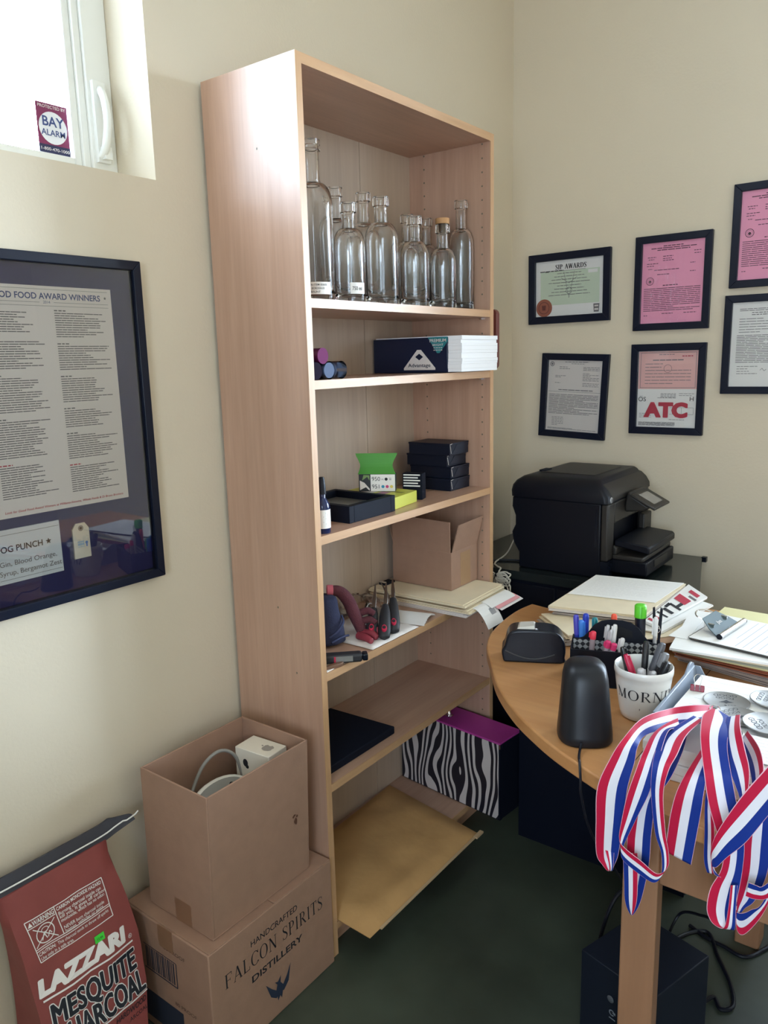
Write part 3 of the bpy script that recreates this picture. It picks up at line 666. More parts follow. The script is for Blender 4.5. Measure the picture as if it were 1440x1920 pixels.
# pruning tools: black handles with red pads, steel blades
HND = mat('black rubber grip', (.018, .018, .022), .55); RED = mat('red plastic insert', '#c02848', .4); STL = mat('tool steel', (.5, .49, .47), .28, 1)
def pruner(label, x, y, rz, pitch, L=.115, two=False):
    o = thing('hand_pruner', label, 'tool', (x, y, Z4+.0125), rot=(0, -pitch, rz))
    m = MB(); rings = []
    for t, w, h in ((0, .006, .007), (.04, .014, .01), (.25, .0165, .0125), (.55, .015, .0125), (.8, .013, .011), (1, .009, .008)):
        rings.append([(L*t, w*math.cos(2*pi*k/16), h*math.sin(2*pi*k/16)) for k in range(16)])
    m.loft(rings); m.build('handle', HND, o, smooth=True, ang=70)
    m = MB(); m.lathe([(0, .0165), (.0075, .0160), (.009, .0128), (.0095, .009)], 18, (L*.22, 0, -.001), sx=1.25, sy=.75); m.build('red_insert', RED, o, smooth=True)
    m = MB(); m.lathe([(.0045, .0135), (.0045, .0168), (0, .0172)], 12, (L*.22, 0, 0)); m.build('thumb_catch', HND, o)
    m = MB(); m.prism([(L*.95, -.005), (L+.03, -.006), (L+.075, -.0015), (L+.08, .001), (L+.03, .005), (L*.95, .005)], -.002, .0025); m.build('blade', STL, o, bevel=.0006)
    if two:
        m = MB(); m.prism([(L*.95, .004), (L+.02, .012), (L+.06, .03), (L+.064, .034), (L+.02, .02), (L*.95, .009)], -.0015, .002); m.build('hook_blade', STL, o, bevel=.0006)
    return o
pruner('black pruning tool with a round red insert in middle of fourth shelf', .268, .246, math.radians(124), math.radians(33), .105)
pruner('black pruning tool with red insert and hooked blade nearest the face mask', .262, .296, math.radians(127), math.radians(31), .112, True)
pruner('black pruning tool half hidden behind the red glove fingers', .232, .240, math.radians(122), math.radians(36), .085)
o = thing('utility_knife', 'black utility knife with silver plate lying on left front of the fourth shelf', 'tool', (.256, .085, Z4+.0026), math.radians(44))
m = MB(); m.box(-.055, -.014, 0, .055, .014, .021); m.build('handle', HND, o, bevel=.006, seg=3)
m = MB(); m.box(-.008, -.0152, .005, .032, -.0138, .018); m.build('silver_plate', SILVER, o)
m = MB(); m.box(-.012, -.0149, .004, -.0082, -.0137, .018); m.build('red_band', RED, o)
m = MB(); m.box(.055, -.012, .002, .068, .012, .019); m.build('end_cap', BLACKG, o, bevel=.003)
o = thing('wooden_stick', 'short flat brown wooden stick lying at left front corner of fourth shelf', 'stick', (.257, .026, Z4+.0004), math.radians(72))
m = MB(); m.prism([(0, -.006), (.045, -.007), (.056, -.003), (.056, .004), (.045, .007), (0, .006)], 0, .009); m.build('stick', wood('walnut stick', '#6a4a36', '#81604a', 'X', .5), o, bevel=.002)
o = thing('binder_papers', 'dark paper bundle with wire edge tucked behind the open carton', 'paper', (.03, .555, ZF+.0006))
m = MB(); m.box(-.005, -.01, 0, .02, .035, .006, 0); m.tube([(-.005, -.008, .0093), (.02, -.009, .0093)], .003, 8, 1); m.build('bundle', [BLACKM, CHROME], o)
# ================================================================== fifth shelf
o = thing('black_flat_case', 'flat black case lying at left end of the lowest raised shelf', 'case', (.012, .022, Z5+.0004))
m = MB(); m.hexa([(0, 0, 0), (.232, 0, 0), (.236, .286, 0), (.02, .275, 0), (0, 0, .021), (.232, 0, .021), (.236, .286, .021), (.02, .275, .021)]); m.build('case', mat('black fabric case', (.005, .007, .015), .7, spec=.15), o, bevel=.003)
o = thing('white_cable', 'thin white cable lying on the flat black case beside the left panel', 'cable', (.15, .06, Z5+.023))
m = MB(); m.tube(spline([(-.02, -.03, .01), (.01, .02, .015), (.045, .03, .006), (.06, .01, .0025), (.075, -.02, .0025)], 8), .0014, 6); m.build('cable', PAPER, o, smooth=True)
# ================================================================== bottom shelf
o = thing('zebra_file_box', 'zebra striped file box with magenta lid sticking out of the bottom shelf', 'file box', (.012, .658, Z6+.0005), math.radians(-6.2))
ZB = bpy.data.materials.new('zebra print'); ZB.use_nodes = True
nt = ZB.node_tree; bs = nt.nodes['Principled BSDF']; tc = nt.nodes.new('ShaderNodeTexCoord'); mp = nt.nodes.new('ShaderNodeMapping')
mp.inputs['Scale'].default_value = (1, 1, .38)
wv = nt.nodes.new('ShaderNodeTexWave'); wv.bands_direction = 'X'; wv.wave_profile = 'SIN'; wv.inputs['Scale'].default_value = 13; wv.inputs['Distortion'].default_value = 13; wv.inputs['Detail'].default_value = .4; wv.inputs['Detail Scale'].default_value = 1.2
rp = nt.nodes.new('ShaderNodeValToRGB'); rp.color_ramp.interpolation = 'CONSTANT'; rp.color_ramp.elements[0].color = (.012, .012, .022, 1); rp.color_ramp.elements[1].position = .56; rp.color_ramp.elements[1].color = hx('#c9c2c2')
nt.links.new(tc.outputs['Object'], mp.inputs[0]); nt.links.new(mp.outputs[0], wv.inputs[0]); nt.links.new(wv.outputs['Fac'], rp.inputs[0]); nt.links.new(rp.outputs[0], bs.inputs['Base Color']); bs.inputs['Roughness'].default_value = .45
MAG = mat('magenta lid', '#b03a93', .5)
BL, BDp, BHh = .384, .108, .243
m = MB(); m.box(0, 0, 0, BL, BDp, BHh-.002); m.build('box_body', BLACKM, o, bevel=.001)
m = MB(); m.box(.003, -.0012, .003, BL-.004, -.0002, BHh-.002); m.build('zebra_side', ZB, o)
m = MB(); m.box(-.001, -.002, BHh-.002, BL+.001, BDp+.001, BHh+.004); m.build('lid', MAG, o, bevel=.001)
m = MB(); m.lathe([(0, .016), (.004, .015), (.008, .006), (.008, 0), (.006, 0)], 14, (BL*.42, .045, BHh+.004)); m.box(BL*.42-.012, .035, BHh+.004, BL*.42+.012, .055, BHh+.0055); m.build('clasp', CHROME, o, smooth=True)
m = MB()
for zz_ in (.006, BHh-.01):
    for yy in (.006, BDp-.006): m.box(BL-.001, yy-.006, zz_-.006, BL+.0012, yy+.006, zz_+.006)
m.build('corner_caps', CHROME, o)
# padded envelope
o = thing('padded_envelope', 'tan padded mailing envelope lying over the front of the bottom shelf', 'envelope', (0, 0, Z6+.001))
KR = mat('kraft mailer paper', '#c79c66', .72, var=.07, vscale=12, bump=.5, bscale=22)
m = MB(); rd = random.Random(11); nx, ny = 22, 30
c00, c10, c11, c01 = Vector((.03, .035, 0)), Vector((.375, .021, 0)), Vector((.374, .524, 0)), Vector((.013, .586, 0))
from mathutils import noise
def PE(u, v, top):
    p = c00.lerp(c10, u).lerp(c01.lerp(c11, u), v)
    e = min(u, 1-u, v, 1-v); q = min(1, e/.12); q = math.sin(q*pi/2)
    zz_ = .002+.017*q if top else .0005
    if top: zz_ += .006*q*noise.noise(Vector((u*4, v*5, 1)))+.0025*q*noise.noise(Vector((u*12, v*16, 2)))
    return (p.x, p.y, max(.0004, zz_))
for top in (0, 1):
    vv = [[m.v(PE(i/nx, j/ny, top)) for j in range(ny+1)] for i in range(nx+1)]
    for i in range(nx):
        for j in range(ny): m.f([vv[i][j], vv[i+1][j], vv[i+1][j+1], vv[i][j+1]])
bmesh.ops.remove_doubles(m.bm, verts=m.bm.verts[:], dist=.0003)
m.build('envelope', KR, o, smooth=True, ang=180)
m = MB(); m.box(.3745, .06, .001, .3805, .52, .0045); m.box(.3745, .50, .0005, .386, .536, .006); m.build('sealed_edge', mat('pale mailer edge', '#cdb08a', .7), o)
# ================================================================== pictures
def picture(name, label, cx, z0, w, h, fw, fd, wall, paper_fn, rz_extra=0, group=None, glass=PANE_LOW, papr=PAPER):
    if wall == 'back': loc, rz = (cx, YB-.0008, z0), 0
    else: loc, rz = (XL+.0008, cx, z0), pi/2
    o = thing(name, label, 'picture', loc, rz, group)
    if rz_extra: o.rotation_euler = (0, rz_extra, rz)
    m = MB()
    a, b = w/2, w/2-fw
    for q in ([(-a, 0), (a, 0), (b, fw), (-b, fw)], [(a, 0), (a, h), (b, h-fw), (b, fw)], [(a, h), (-a, h), (-b, h-fw), (b, h-fw)], [(-a, h), (-a, 0), (-b, fw), (-b, h-fw)]): m.prism(q, -fd, 0, 'y')
    m.build('frame', FRAMEB, o, bevel=.0015)
    m = MB(); m.box(-b, -.0045, fw, b, -.0005, h-fw); 
    bk_ = m.build('document' if papr is not NAVYM else 'mat_board', papr, o)
    paper_fn(o if papr is NAVYM else bk_, b, fw, h-fw)
    m = MB(); m.box(-b, -fd*.62-.0012, fw, b, -fd*.62, h-fw); m.build('glass', glass, o)
    return o
GP = 'framed certificates on the back wall'
def sip(o, b, z0, z1):
    w = 2*b; h = z1-z0; D = .0050
    m = MB(); m.inkrect(-b*.86, z0+h*.2, b*.88, z1-h*.19, D, 0); m.inkrect(b*.55, z1-h*.27, b*.82, z1-h*.21, D+.0004, 1); m.build('green_field', [MINT, PAPER], o)
    m = MB(); [serif_text(m, 'SIP AWARDS', .0165, -.052+dx, z1-.031, .115, D+.0004+abs(dx)*.1, 0) for dx in (0, .0007, -.0007)]; m.inkrect(-.048, z1-.0365, .06, z1-.0355, D+.0004, 0)
    rd = random.Random(1)
    for (xa, xb, zz_) in ((-.11, -.02, .155), (-.09, -.06, .153)): textlines(m, xa, xb, z0+zz_, z0+zz_, 1, .003, D+.0008, 0, rd)
    for k in range(8): w_ = .05+.012*((k*5) % 4); textlines(m, -w_*.9, w_*.9, z0+.145-k*.0105, z0+.145-k*.0105, 1, .0018, D+.0008, 1, rd, 1)
    m.ring(0, z0+.085, .010, .0115, D+.0008, 20, 1); m.line([(-.02, z0+.15), (0, z0+.06), (.02, z0+.15)], .001, D+.0008, 1); m.line([(-.03, z0+.13), (0, z0+.11), (.03, z0+.13)], .001, D+.0008, 1)
    m.inkpoly([(b-.036, z0+.034), (b-.014, z0+.034), (b-.016, z0+.006), (b-.034, z0+.006)], D+.0008, 2); m.inkrect(b-.032, z0+.012, b-.018, z0+.018, D+.0012, 3); m.inkrect(b-.032, z0+.024, b-.018, z0+.029, D+.0012, 3)
    m.build('printed_text', [INK, INKG, INKG, PAPERG], o)
    m = MB(); m.lathe([(0, .0014), (.030, .0012), (.031, 0)], 36); 
    s = m.build('seal', mat('copper foil', '#b06a5c', .35, .6), o, smooth=True); s.rotation_euler = (pi/2, 0, 0); s.location = (-b+.032, -D, z0+.03)
    m = MB(); m.ring(-b+.032, z0+.03, .019, .021, D+.002, 28, 0); m.inkpoly([(-b+.024, z0+.039), (-b+.04, z0+.039), (-b+.038, z0+.022), (-b+.026, z0+.022)], D+.002, 0)
    m.build('seal_print', mat('dark copper', '#6f3030', .5), o)
picture('framed_certificate', 'landscape framed certificate with green print and round copper seal on the back wall', .2155, 1.537, .304, .241, .0255, .016, 'back', sip, math.radians(-.5), GP)
def pink_doc(seed):
    def fn(o, b, z0, z1):
        D = .005; rd = random.Random(seed); m = MB(); h = z1-z0; k = b/.1
        for zz_, ww in ((.012, .05), (.018, .11), (.024, .08)): textlines(m, -ww/2*1.3, ww/2*1.3, z1-zz_, z1-zz_, 1, .0026, D, 0, rd, 1)
        for x0, x1, zz_ in ((-.083, -.055, .045), (-.08, -.062, .052), (-.033, .0, .044), (-.033, -.005, .051), (-.033, .002, .057), (.065, .088, .034), (.066, .086, .042), (-.085, -.048, .065), (-.085, -.06, .072), (-.08, -.066, .082), (-.06, .02, .086), (.055, .07, .07), (.055, .072, .096), (-.05, -.01, .1)): textlines(m, x0*k, x1*k, z1-zz_, z1-zz_, 1, .002, D, 0, rd, 1)
        m.ring(-.073*k, z1-h*.47, .011, .0128, D, 24, 0); m.ring(-.073*k, z1-h*.47, .0075, .0082, D, 20, 0); m.disc(-.073*k, z1-h*.475, .0045, D, 10, 0)
        textlines(m, -.03, .02, z1-h*.53, z1-h*.53, 1, .0026, D, 0, rd, 1)
        textlines(m, -.092*k, .09*k, z1-h*.565, z0+h*.16, 13, .0019, D, 0, rd, .75)
        textlines(m, -.03, .02, z0+h*.12, z0+h*.12, 1, .002, D, 0, rd); textlines(m, .04, .08, z0+h*.12, z0+h*.12, 1, .002, D, 0, rd); textlines(m, -.09*k, -.078*k, z0+h*.1, z0+h*.1, 1, .002, D, 0, rd)
        m.build('printed_text', INK if False else mat('dark maroon ink', (.10, .03, .055), .7), o)
    return fn
picture('framed_certificate', 'framed pink licence page with round seal, directly above the frame with red letters', .5705, 1.498, .243, .300, .0225, .016, 'back', pink_doc(3), 0, GP, papr=PINK)
picture('framed_certificate', 'framed pink licence page cut by the right edge, highest picture on back wall', .868, 1.615, .243, .304, .0225, .016, 'back', pink_doc(8), 0, GP, papr=PINK)
def white_doc(seed, kind):
    def fn(o, b, z0, z1):
        D = .005; rd = random.Random(seed); m = MB(); h = z1-z0
        if kind == 0:
            m.ring(-b+.014, z1-.014, .006, .0085, D, 20, 0); m.disc(-b+.014, z1-.014, .004, D, 10, 0)
            textlines(m, -.04, .05, z1-.006, z1-.006, 1, .002, D, 0, rd, 1); textlines(m, -.015, .035, z1-.012, z1-.012, 1, .0016, D, 0, rd, 1)
            textlines(m, -.06, -.02, z1-.024, z1-.03, 2, .0017, D, 0, rd); textlines(m, .03, .09, z1-.024, z1-.034, 3, .0017, D, 0, rd); textlines(m, .03, .09, z1-.046, z1-.07, 6, .0015, D, 0, rd, .4)
            textlines(m, -.075, -.035, z1-.055, z1-.06, 2, .0017, D, 0, rd); textlines(m, -.075, -.035, z1-.08, z1-.08, 1, .0017, D, 0, rd); textlines(m, .03, .09, z1-.08, z1-.09, 3, .0015, D, 0, rd)
            textlines(m, -.06, .07, z1-.105, z1-.105, 1, .0028, D, 0, rd, 1); m.inkrect(-b+.004, z1-.112, b-.004, z1-.111, D, 0)
            textlines(m, -.095, .092, z1-.122, z0+.062, 14, .0019, D, 0, rd, .6); textlines(m, -.08, -.035, z0+.048, z0+.02, 6, .0016, D, 0, rd, .6); textlines(m, -.095, .09, z0+.009, z0+.006, 2, .0014, D, 0, rd)
        else:
            textlines(m, -.08, .05, z1-.02, z1-.025, 2, .0018, D, 0, rd, .5); textlines(m, -.045, .0, z1-.032, z1-.038, 2, .0022, D, 0, rd)
            textlines(m, -.08, .09, z1-.05, z1-.09, 6, .0017, D, 0, rd, .4); textlines(m, -.085, .09, z1-.1, z0+.075, 17, .0018, D, 0, rd, .7)
            textlines(m, -.08, -.02, z0+.062, z0+.04, 4, .0016, D, 0, rd, .4); m.line([(-.012, z0+.05), (-.006, z0+.056), (0, z0+.048), (.006, z0+.053)], .0012, D, 0)
        m.build('printed_text', INKG, o)
    return fn
picture('framed_certificate', 'tilted framed white letter below the green certificate, nearest the room corner', .234, 1.130, .252, .299, .0235, .016, 'back', white_doc(4, 0), math.radians(2.4), GP, papr=PAPERG)
picture('framed_certificate', 'framed plain white letter under the highest pink page at right edge', .862, 1.2915, .247, .302, .0225, .016, 'back', white_doc(6, 1), 0, GP)
def atc(o, b, z0, z1):
    D = .005; m = MB(); h = z1-z0; zm = z0+h*.505; rd = random.Random(12)
    m.inkrect(-b+.001, zm, b-.001, z1-.001, D, 0); m.build('pink_slip', PINK2, o)
    m = MB(); ink = 1
    for q in ([(-b+.008, zm+.004), (b-.008, zm+.004)], [(-b+.008, z1-.006), (b-.008, z1-.006)], [(-b+.008, zm+.004), (-b+.008, z1-.006)], [(b-.008, zm+.004), (b-.008, z1-.006)]): m.line(q, .0012, D+.0004, 1)
    textlines(m, -.03, .02, z1-.012, z1-.012, 1, .0018, D+.0004, 1, rd, 1); textlines(m, -.05, .05, z1-.03, z1-.03, 1, .003, D+.0004, 1, rd, 1); textlines(m, .045, .08, z1-.018, z1-.018, 1, .003, D+.0004, 2, rd, 1)
    textlines(m, -.075, .075, z1-.042, zm+.018, 7, .0017, D+.0004, 1, rd, .5); m.ring(0, z1-.058, .012, .0135, D+.0004, 20, 3)
    m.build('slip_print', [INK, INKG, INKR, mat('faded seal ink', '#a87f80', .8)], o); m = MB(); [m.text('ATC', .064, (dx, z0+.036+dz), mi=0, depth=.0062+.00005*k, bold=.04, width=.141) for k, (dx, dz) in enumerate(((0, 0), (.0022, 0), (-.0022, 0), (.0011, .0012), (-.0011, .0012), (.0011, -.0012), (-.0011, -.0012)))]; m.build('red_letters', INKR, o); m = MB()
    m.text('OS', .021, (-b+.003, z0+.086), 'LEFT', 0, depth=.0066, width=.026); m.text('H', .021, (b-.024, z0+.088), 'LEFT', 0, depth=.0066)
    for (xa, xb, a, c, n) in ((-.02, .03, z0+.112, z0+.1, 4), (-.03, .03, z0+.098, z0+.098, 1), (-.09, -.08, z0+.103, z0+.103, 1), (.04, .09, z0+.112, z0+.106, 2), (-.09, -.05, z0+.045, z0+.033, 3), (-.092, .03, z0+.016, z0+.006, 5), (.01, .06, z0+.026, z0+.026, 1)): textlines(m, xa, xb, a, c, n, .0014, D+.0004, 1, rd)
    for q in ([(.01, z0+.066), (.088, z0+.066)], [(.01, z0+.044), (.088, z0+.044)], [(.088, z0+.044), (.088, z0+.066)], [(.05, z0+.044), (.05, z0+.066)]): m.line(q, .0008, D+.0004, 1)
    m.build('printed_text', [INK, INKG, INKR, mat('faded seal ink', '#a87f80', .8)], o)
picture('framed_certificate', 'framed permit with large red ATC letters below a pale pink slip', .569, 1.155, .243, .299, .0235, .016, 'back', atc, 0, GP)
# award poster on the left wall
def poster(o, b, z0, z1):
    D = .0052; Z = lambda z: z-.975
    m = MB(); m.box(-.138, -D-.0012, Z(1.158), .138, -D+.001, Z(1.577)); m.build('poster_sheet', mat('cream poster paper', '#eee6e4', .8), o)
    d = D+.0016; m = MB()
    m.text('GOOD FOOD AWARD WINNERS', .0155, (0, Z(1.5535)), mi=0, depth=d, width=.226, bold=.02)
    for s in (-1, 1):
        m.inkpoly([(s*.124+.0035*(1 if k % 2 == 0 else .42)*math.sin(k*pi/5), Z(1.5595)+.0035*(1 if k % 2 == 0 else .42)*math.cos(k*pi/5)) for k in range(10)], d, 1)
        m.line([(s*.014, Z(1.5475)), (s*.13, Z(1.5475))], .0006, d, 1)
    m.text('2014', .007, (0, Z(1.5455)), mi=0, depth=d); m.line([(-.13, Z(1.571)), (.13, Z(1.571))], .0006, d, 1); m.line([(-.13, Z(1.541)), (.13, Z(1.541))], .0006, d, 1)
    rd = random.Random(21)
    for x0, x1 in ((-.125, -.012), (.013, .126)):
        z = 1.533
        while z > 1.185:
            n = rd.randint(7, 16); hd = z < 1.27 and z > 1.22
            textlines(m, x0, x0+.025, Z(z), Z(z), 1, .0022, d, 2 if hd else 1, rd, 1); z -= .0048
            for k in range(n):
                if z < 1.182: break
                textlines(m, x0, x0+(x1-x0)*rd.uniform(.5, 1), Z(z), Z(z), 1, .0017, d, 1, rd, 1, .002); z -= .0043
            z -= .009
    m.text('Look for Good Food Award Winners at Williams-Sonoma, Whole Foods & Di Bruno Brothers', .0062, (0, Z(1.166)), mi=2, depth=d, width=.25, shear=.2, bold=.012)
    m.build('printed_text', [INKB, INKG, INKR], o)
    yc = -.403
    m = MB(); m.box(-.554-yc, -D-.0030, Z(1.037), -.4265-yc, -D+.001, Z(1.138)); m.build('title_card', mat('cool white card', '#dfe6ee', .8), o)
    d2 = D+.0036; m = MB()
    for z in (1.1285, 1.0445): m.line([(-.552-yc, Z(z)), (-.4285-yc, Z(z))], .0006, d2, 0)
    m.text('FOG PUNCH', .0165, (-.463-yc, Z(1.096)), 'RIGHT', 0, depth=d2, bold=.014, width=.088); m.inkpoly([(-.452-yc+.0062*(1 if k % 2 == 0 else .42)*math.sin(k*pi/5), Z(1.102)+.0062*(1 if k % 2 == 0 else .42)*math.cos(k*pi/5)) for k in range(10)], d2, 0)
    m.text('Gin, Blood Orange,', .0135, (-.4375-yc, Z(1.070)), 'RIGHT', 1, depth=d2, width=.112); m.text('Syrup, Bergamot Zest', .0135, (-.4295-yc, Z(1.0525)), 'RIGHT', 1, depth=d2, width=.122)
    m.build('card_text', [INK, INKG], o)
    m = MB(); x0, x1 = -.4005-yc, -.3645-yc
    m.prism([(x0, Z(1.053)), (x1, Z(1.053)), (x1, Z(1.112)), (x1-.008, Z(1.1235)), (x0+.008, Z(1.1235)), (x0, Z(1.112))], -D-.003, -D+.001, 'y'); m.build('hang_tag', mat('ivory tag card', '#e6e0d2', .8), o)
    m = MB(); m.ring(-.3825-yc, Z(1.1135), .0025, .0058, d2, 20, 0); m.disc(-.3825-yc, Z(1.1135), .0026, d2, 14, 1); m.inkrect(-.392-yc, Z(1.085), -.378-yc, Z(1.0875), d2, 2); m.inkrect(-.392-yc, Z(1.079), -.378-yc, Z(1.0835), d2, 2); m.inkrect(-.392-yc, Z(1.0755), -.378-yc, Z(1.0765), d2, 2); m.disc(-.3725-yc, Z(1.083), .003, d2, 12, 3); m.inkrect(-.374-yc, Z(1.075), -.371-yc, Z(1.083), d2, 3)
    m.build('tag_print', [mat('grey eyelet', '#8f8b86', .5), INK, mat('pale blue print', '#a9c4dc', .7), mat('blue print', '#5f92d4', .7)], o)
picture('framed_poster', 'large black framed award winners poster with slate mat on the left wall', -.403, .975, .407, .660, .0185, .022, 'left', poster, 0, None, PANE, NAVYM)
# ================================================================== boxes by the bookcase
o = thing('distillery_box', 'closed brown shipping box with black distillery printing on the floor by the bookcase', 'box', (.012, -.378, .0004))
W_, D_, H_ = .274, .3705, .274
m = MB(); m.box(0, 0, 0, W_, D_, H_); m.build('box_body', CARD, o, bevel=.0025)
m = MB(); m.box(.001, .004, H_, W_-.001, D_/2-.0008, H_+.0022); m.box(.001, D_/2+.0008, H_, W_-.001, D_-.001, H_+.0022); m.build('top_flaps', CARD, o, bevel=.0008)
m = MB(); m.M = TR(W_+.0006, 0, 0) @ rotz(pi/2)
Yb = lambda y: y+.378
m.text('HANDCRAFTED', .0205, (Yb(-.1965), .2185), mi=0, width=.141, bold=.004)
m.build('heading_print', INK, o); m = MB(); m.M = TR(W_+.0006, 0, 0) @ rotz(pi/2)
serif_text(m, 'FALCON SPIRITS', .0325, Yb(-.342), .1705, .300, 0, 0)
m.build('brand_print', INK, o); m = MB(); m.M = TR(W_+.0006, 0, 0) @ rotz(pi/2)
m.text('DISTILLERY', .0225, (Yb(-.193), .1335), mi=0, width=.156, bold=.022)
m.build('distillery_print', INK, o); m = MB(); m.M = TR(W_+.0006, 0, 0) @ rotz(pi/2)
bird = [(-.231, .098), (-.222, .083), (-.210, .074), (-.199, .068), (-.206, .052), (-.197, .056), (-.193, .041), (-.188, .056), (-.178, .050), (-.185, .064), (-.176, .073), (-.165, .086), (-.156, .102), (-.159, .082), (-.166, .068), (-.178, .058), (-.187, .062), (-.181, .082), (-.191, .088), (-.203, .086), (-.2, .079), (-.208, .081), (-.2185, .088)]
wingL = [(-.232, .099), (-.219, .06), (-.203, .046), (-.197, .052), (-.203, .066), (-.215, .078)]
wingR = [(-.155, .104), (-.164, .064), (-.180, .050), (-.190, .058), (-.178, .070), (-.168, .082)]
body = [(-.206, .088), (-.197, .084), (-.187, .094), (-.189, .078), (-.181, .066), (-.187, .036), (-.192, .046), (-.199, .037), (-.203, .066), (-.199, .078)]
for pg in (wingL, wingR, body): m.inkpoly([(Yb(y), z) for y, z in pg], .0003*(1+(pg is body)), 1)
m.build('bird_mark', [INK, mat('dark blue print', (.02, .03, .06), .6)], o)
m = MB(); X = lambda x: x-.012
for k in range(16):
    x = .075+k*.0061; m.inkrect(X(x), .148, X(x)+.003+.0015*(k % 3 == 0), .200, .0004, 0)
m.line([(X(.068), .144), (X(.178), .144)], .003, .0004, 0); m.line([(X(.068), .203), (X(.178), .203)], .002, .0004, 0); m.line([(X(.178), .144), (X(.178), .203)], .003, .0004, 0)
m.text('6/750ML', .011, (X(.15), .236), mi=1, depth=.0004); m.text('80 PROOF', .012, (X(.175), .222), mi=1, depth=.0004, width=.07)
m.inkrect(X(.06), .02, X(.19), .088, .0004, 0)
m.text('80 PROOF', .012, (X(.2), .098), mi=1, depth=.0004, width=.07)
m.build('shipping_mark', [mat('dark label print', (.025, .03, .05), .6), mat('brown ink', (.10, .05, .035), .7)], o)
m = MB(); m.box(W_/2-.024, -.0006, H_-.05, W_/2+.024, 0, H_+.001); m.build('tape_strip', mat('brown packing tape', '#8d6b52', .35), o)
o = thing('open_cardboard_box', 'open topped brown cardboard box standing on the printed distillery box', 'box', (.0605, -.3455, .2774), math.radians(0))
w, d, h, t = .205, .288, .326, .004
m = MB(); m.box(0, 0, 0, w, d, t)
for (x0, y0, x1, y1) in ((0, 0, w, t), (0, d-t, w, d), (0, t, t, d-t), (w-t, t, w, d-t)): m.box(x0, y0, t, x1, y1, h)
# walls lean slightly outward at the rim, the front rim bows
for v in m.bm.verts:
    if v.co.z > .2:
        v.co.x += .012+.004*(v.co.x/w); v.co.y += -.004
m.build('box_body', CARD, o, bevel=.0012)
m = MB(); m.box(.088, -.0006, .0, .140, -.0001, .105); m.build('tape_strip', mat('darker brown tape', '#86634c', .35), o)
m = MB(); m.M = TR(w+.0085, 0, 0) @ rotz(pi/2); rd = random.Random(3)
for (y, z, rx, rz_) in ((.243, .145, .005, .009), (.240, .160, .004, .003), (.236, .158, .003, .003), (.247, .155, .0035, .004)): m.poly([(y+rx*math.cos(a*.6)*rd.uniform(.7, 1.1), 0, z+rz_*math.sin(a*.6)*rd.uniform(.7, 1.1)) for a in range(10)])
m.build('torn_spot', mat('torn card spot', '#5a3828', .9), o)
# things inside the open box
o = thing('white_gadget_box', 'white gadget box with grey fruit mark inside the open cardboard box', 'box', (.127, -.137, .2822), math.radians(4))
m = MB(); m.box(0, 0, 0, .1, .062, .292); m.build('box_body', mat('glossy white card', '#e4dccd', .4), o, bevel=.0015)
m = MB()
ap = [(.0, .0112), (.006, .0115), (.0105, .008), (.0082, .004), (.0085, 0), (.0115, -.003), (.008, -.0095), (.0045, -.0115), (.0, -.0102), (-.0045, -.0115), (-.009, -.008), (-.0115, 0), (-.009, .0085), (-.004, .0115)]
m.M = TR(.068, .031, .2925) @ rotz(pi/2) @ Matrix.Rotation(-pi/2, 4, 'X'); m.inkpoly([(a*1.15, b*1.15-.003) for a, b in ap], 0, 0); m.inkpoly([(.0005, .0115), (.001, .017), (.0055, .0185), (.005, .0135)], 0, 0)
m.M = TR(0, -.0005, 0); m.inkpoly([(.03+.0075*math.cos(a*pi/6), .26+.0095*math.sin(a*pi/6)) for a in range(12)], 0, 1); m.inkpoly([(.035+.005*math.cos(a*pi/6), .252+.005*math.sin(a*pi/6)) for a in range(12)], .0002, 1)
m.build('printed_mark', [mat('grey print', '#9a938c', .5), INK], o)
o = thing('power_strip', 'oval white and grey power unit with buttons inside the open cardboard box', 'device', (.178, -.226, .502), rot=(math.radians(8), math.radians(-58), 0))
m = MB(); N = 32
m.prism([(.088*math.cos(2*pi*k/N), .052*math.sin(2*pi*k/N)) for k in range(N)], -.022, 0, 'x'); m.build('casing', mat('white plastic casing', '#ddd8cf', .4), o, bevel=.004, smooth=True)
m = MB(); m.prism([(.078*math.cos(2*pi*k/N), .043*math.sin(2*pi*k/N)) for k in range(N)], -.001, .0012, 'x'); m.build('face_plate', mat('grey plastic', '#86847f', .45), o)
for (yy, zz_) in ((.066, .0), (.045, -.012), (.045, .014), (-.02, -.005), (-.045, .0)):
    m = MB(); m.lathe([(.0055, -.001), (.0055, .0022), (0, .0026)], 14); b_ = m.build('button', BLACK, o, smooth=True); b_.rotation_euler = (0, pi/2, 0); b_.location = (.0012, yy, zz_)
o = thing('grey_cable', 'thick grey cable looping up inside the open cardboard box', 'cable', (.13, -.2, .2824))
m = MB(); m.tube(spline([(-.012, -.07, .19), (-.022, -.045, .235), (-.022, -.01, .277), (-.014, .03, .292), (.0, .058, .272), (.012, .066, .22), (.016, .066, .12), (.02, .066, .004)], 8), .004, 10); m.build('cable', mat('grey cable', '#8b8883', .5), o, smooth=True)
o = thing('black_adapter', 'black power adapter lying deep inside the open cardboard box', 'device', (.085, -.335, .2822))
m = MB(); m.box(.01, .005, 0, .125, .195, .150); m.build('casing', BLACKM, o, bevel=.006)
m = MB(); m.tube(spline([(.02, .02, .148), (.028, .02, .215), (.04, .03, .217), (.046, .03, .148)], 6), .003, 8); m.build('cord', BLACK, o, smooth=True)
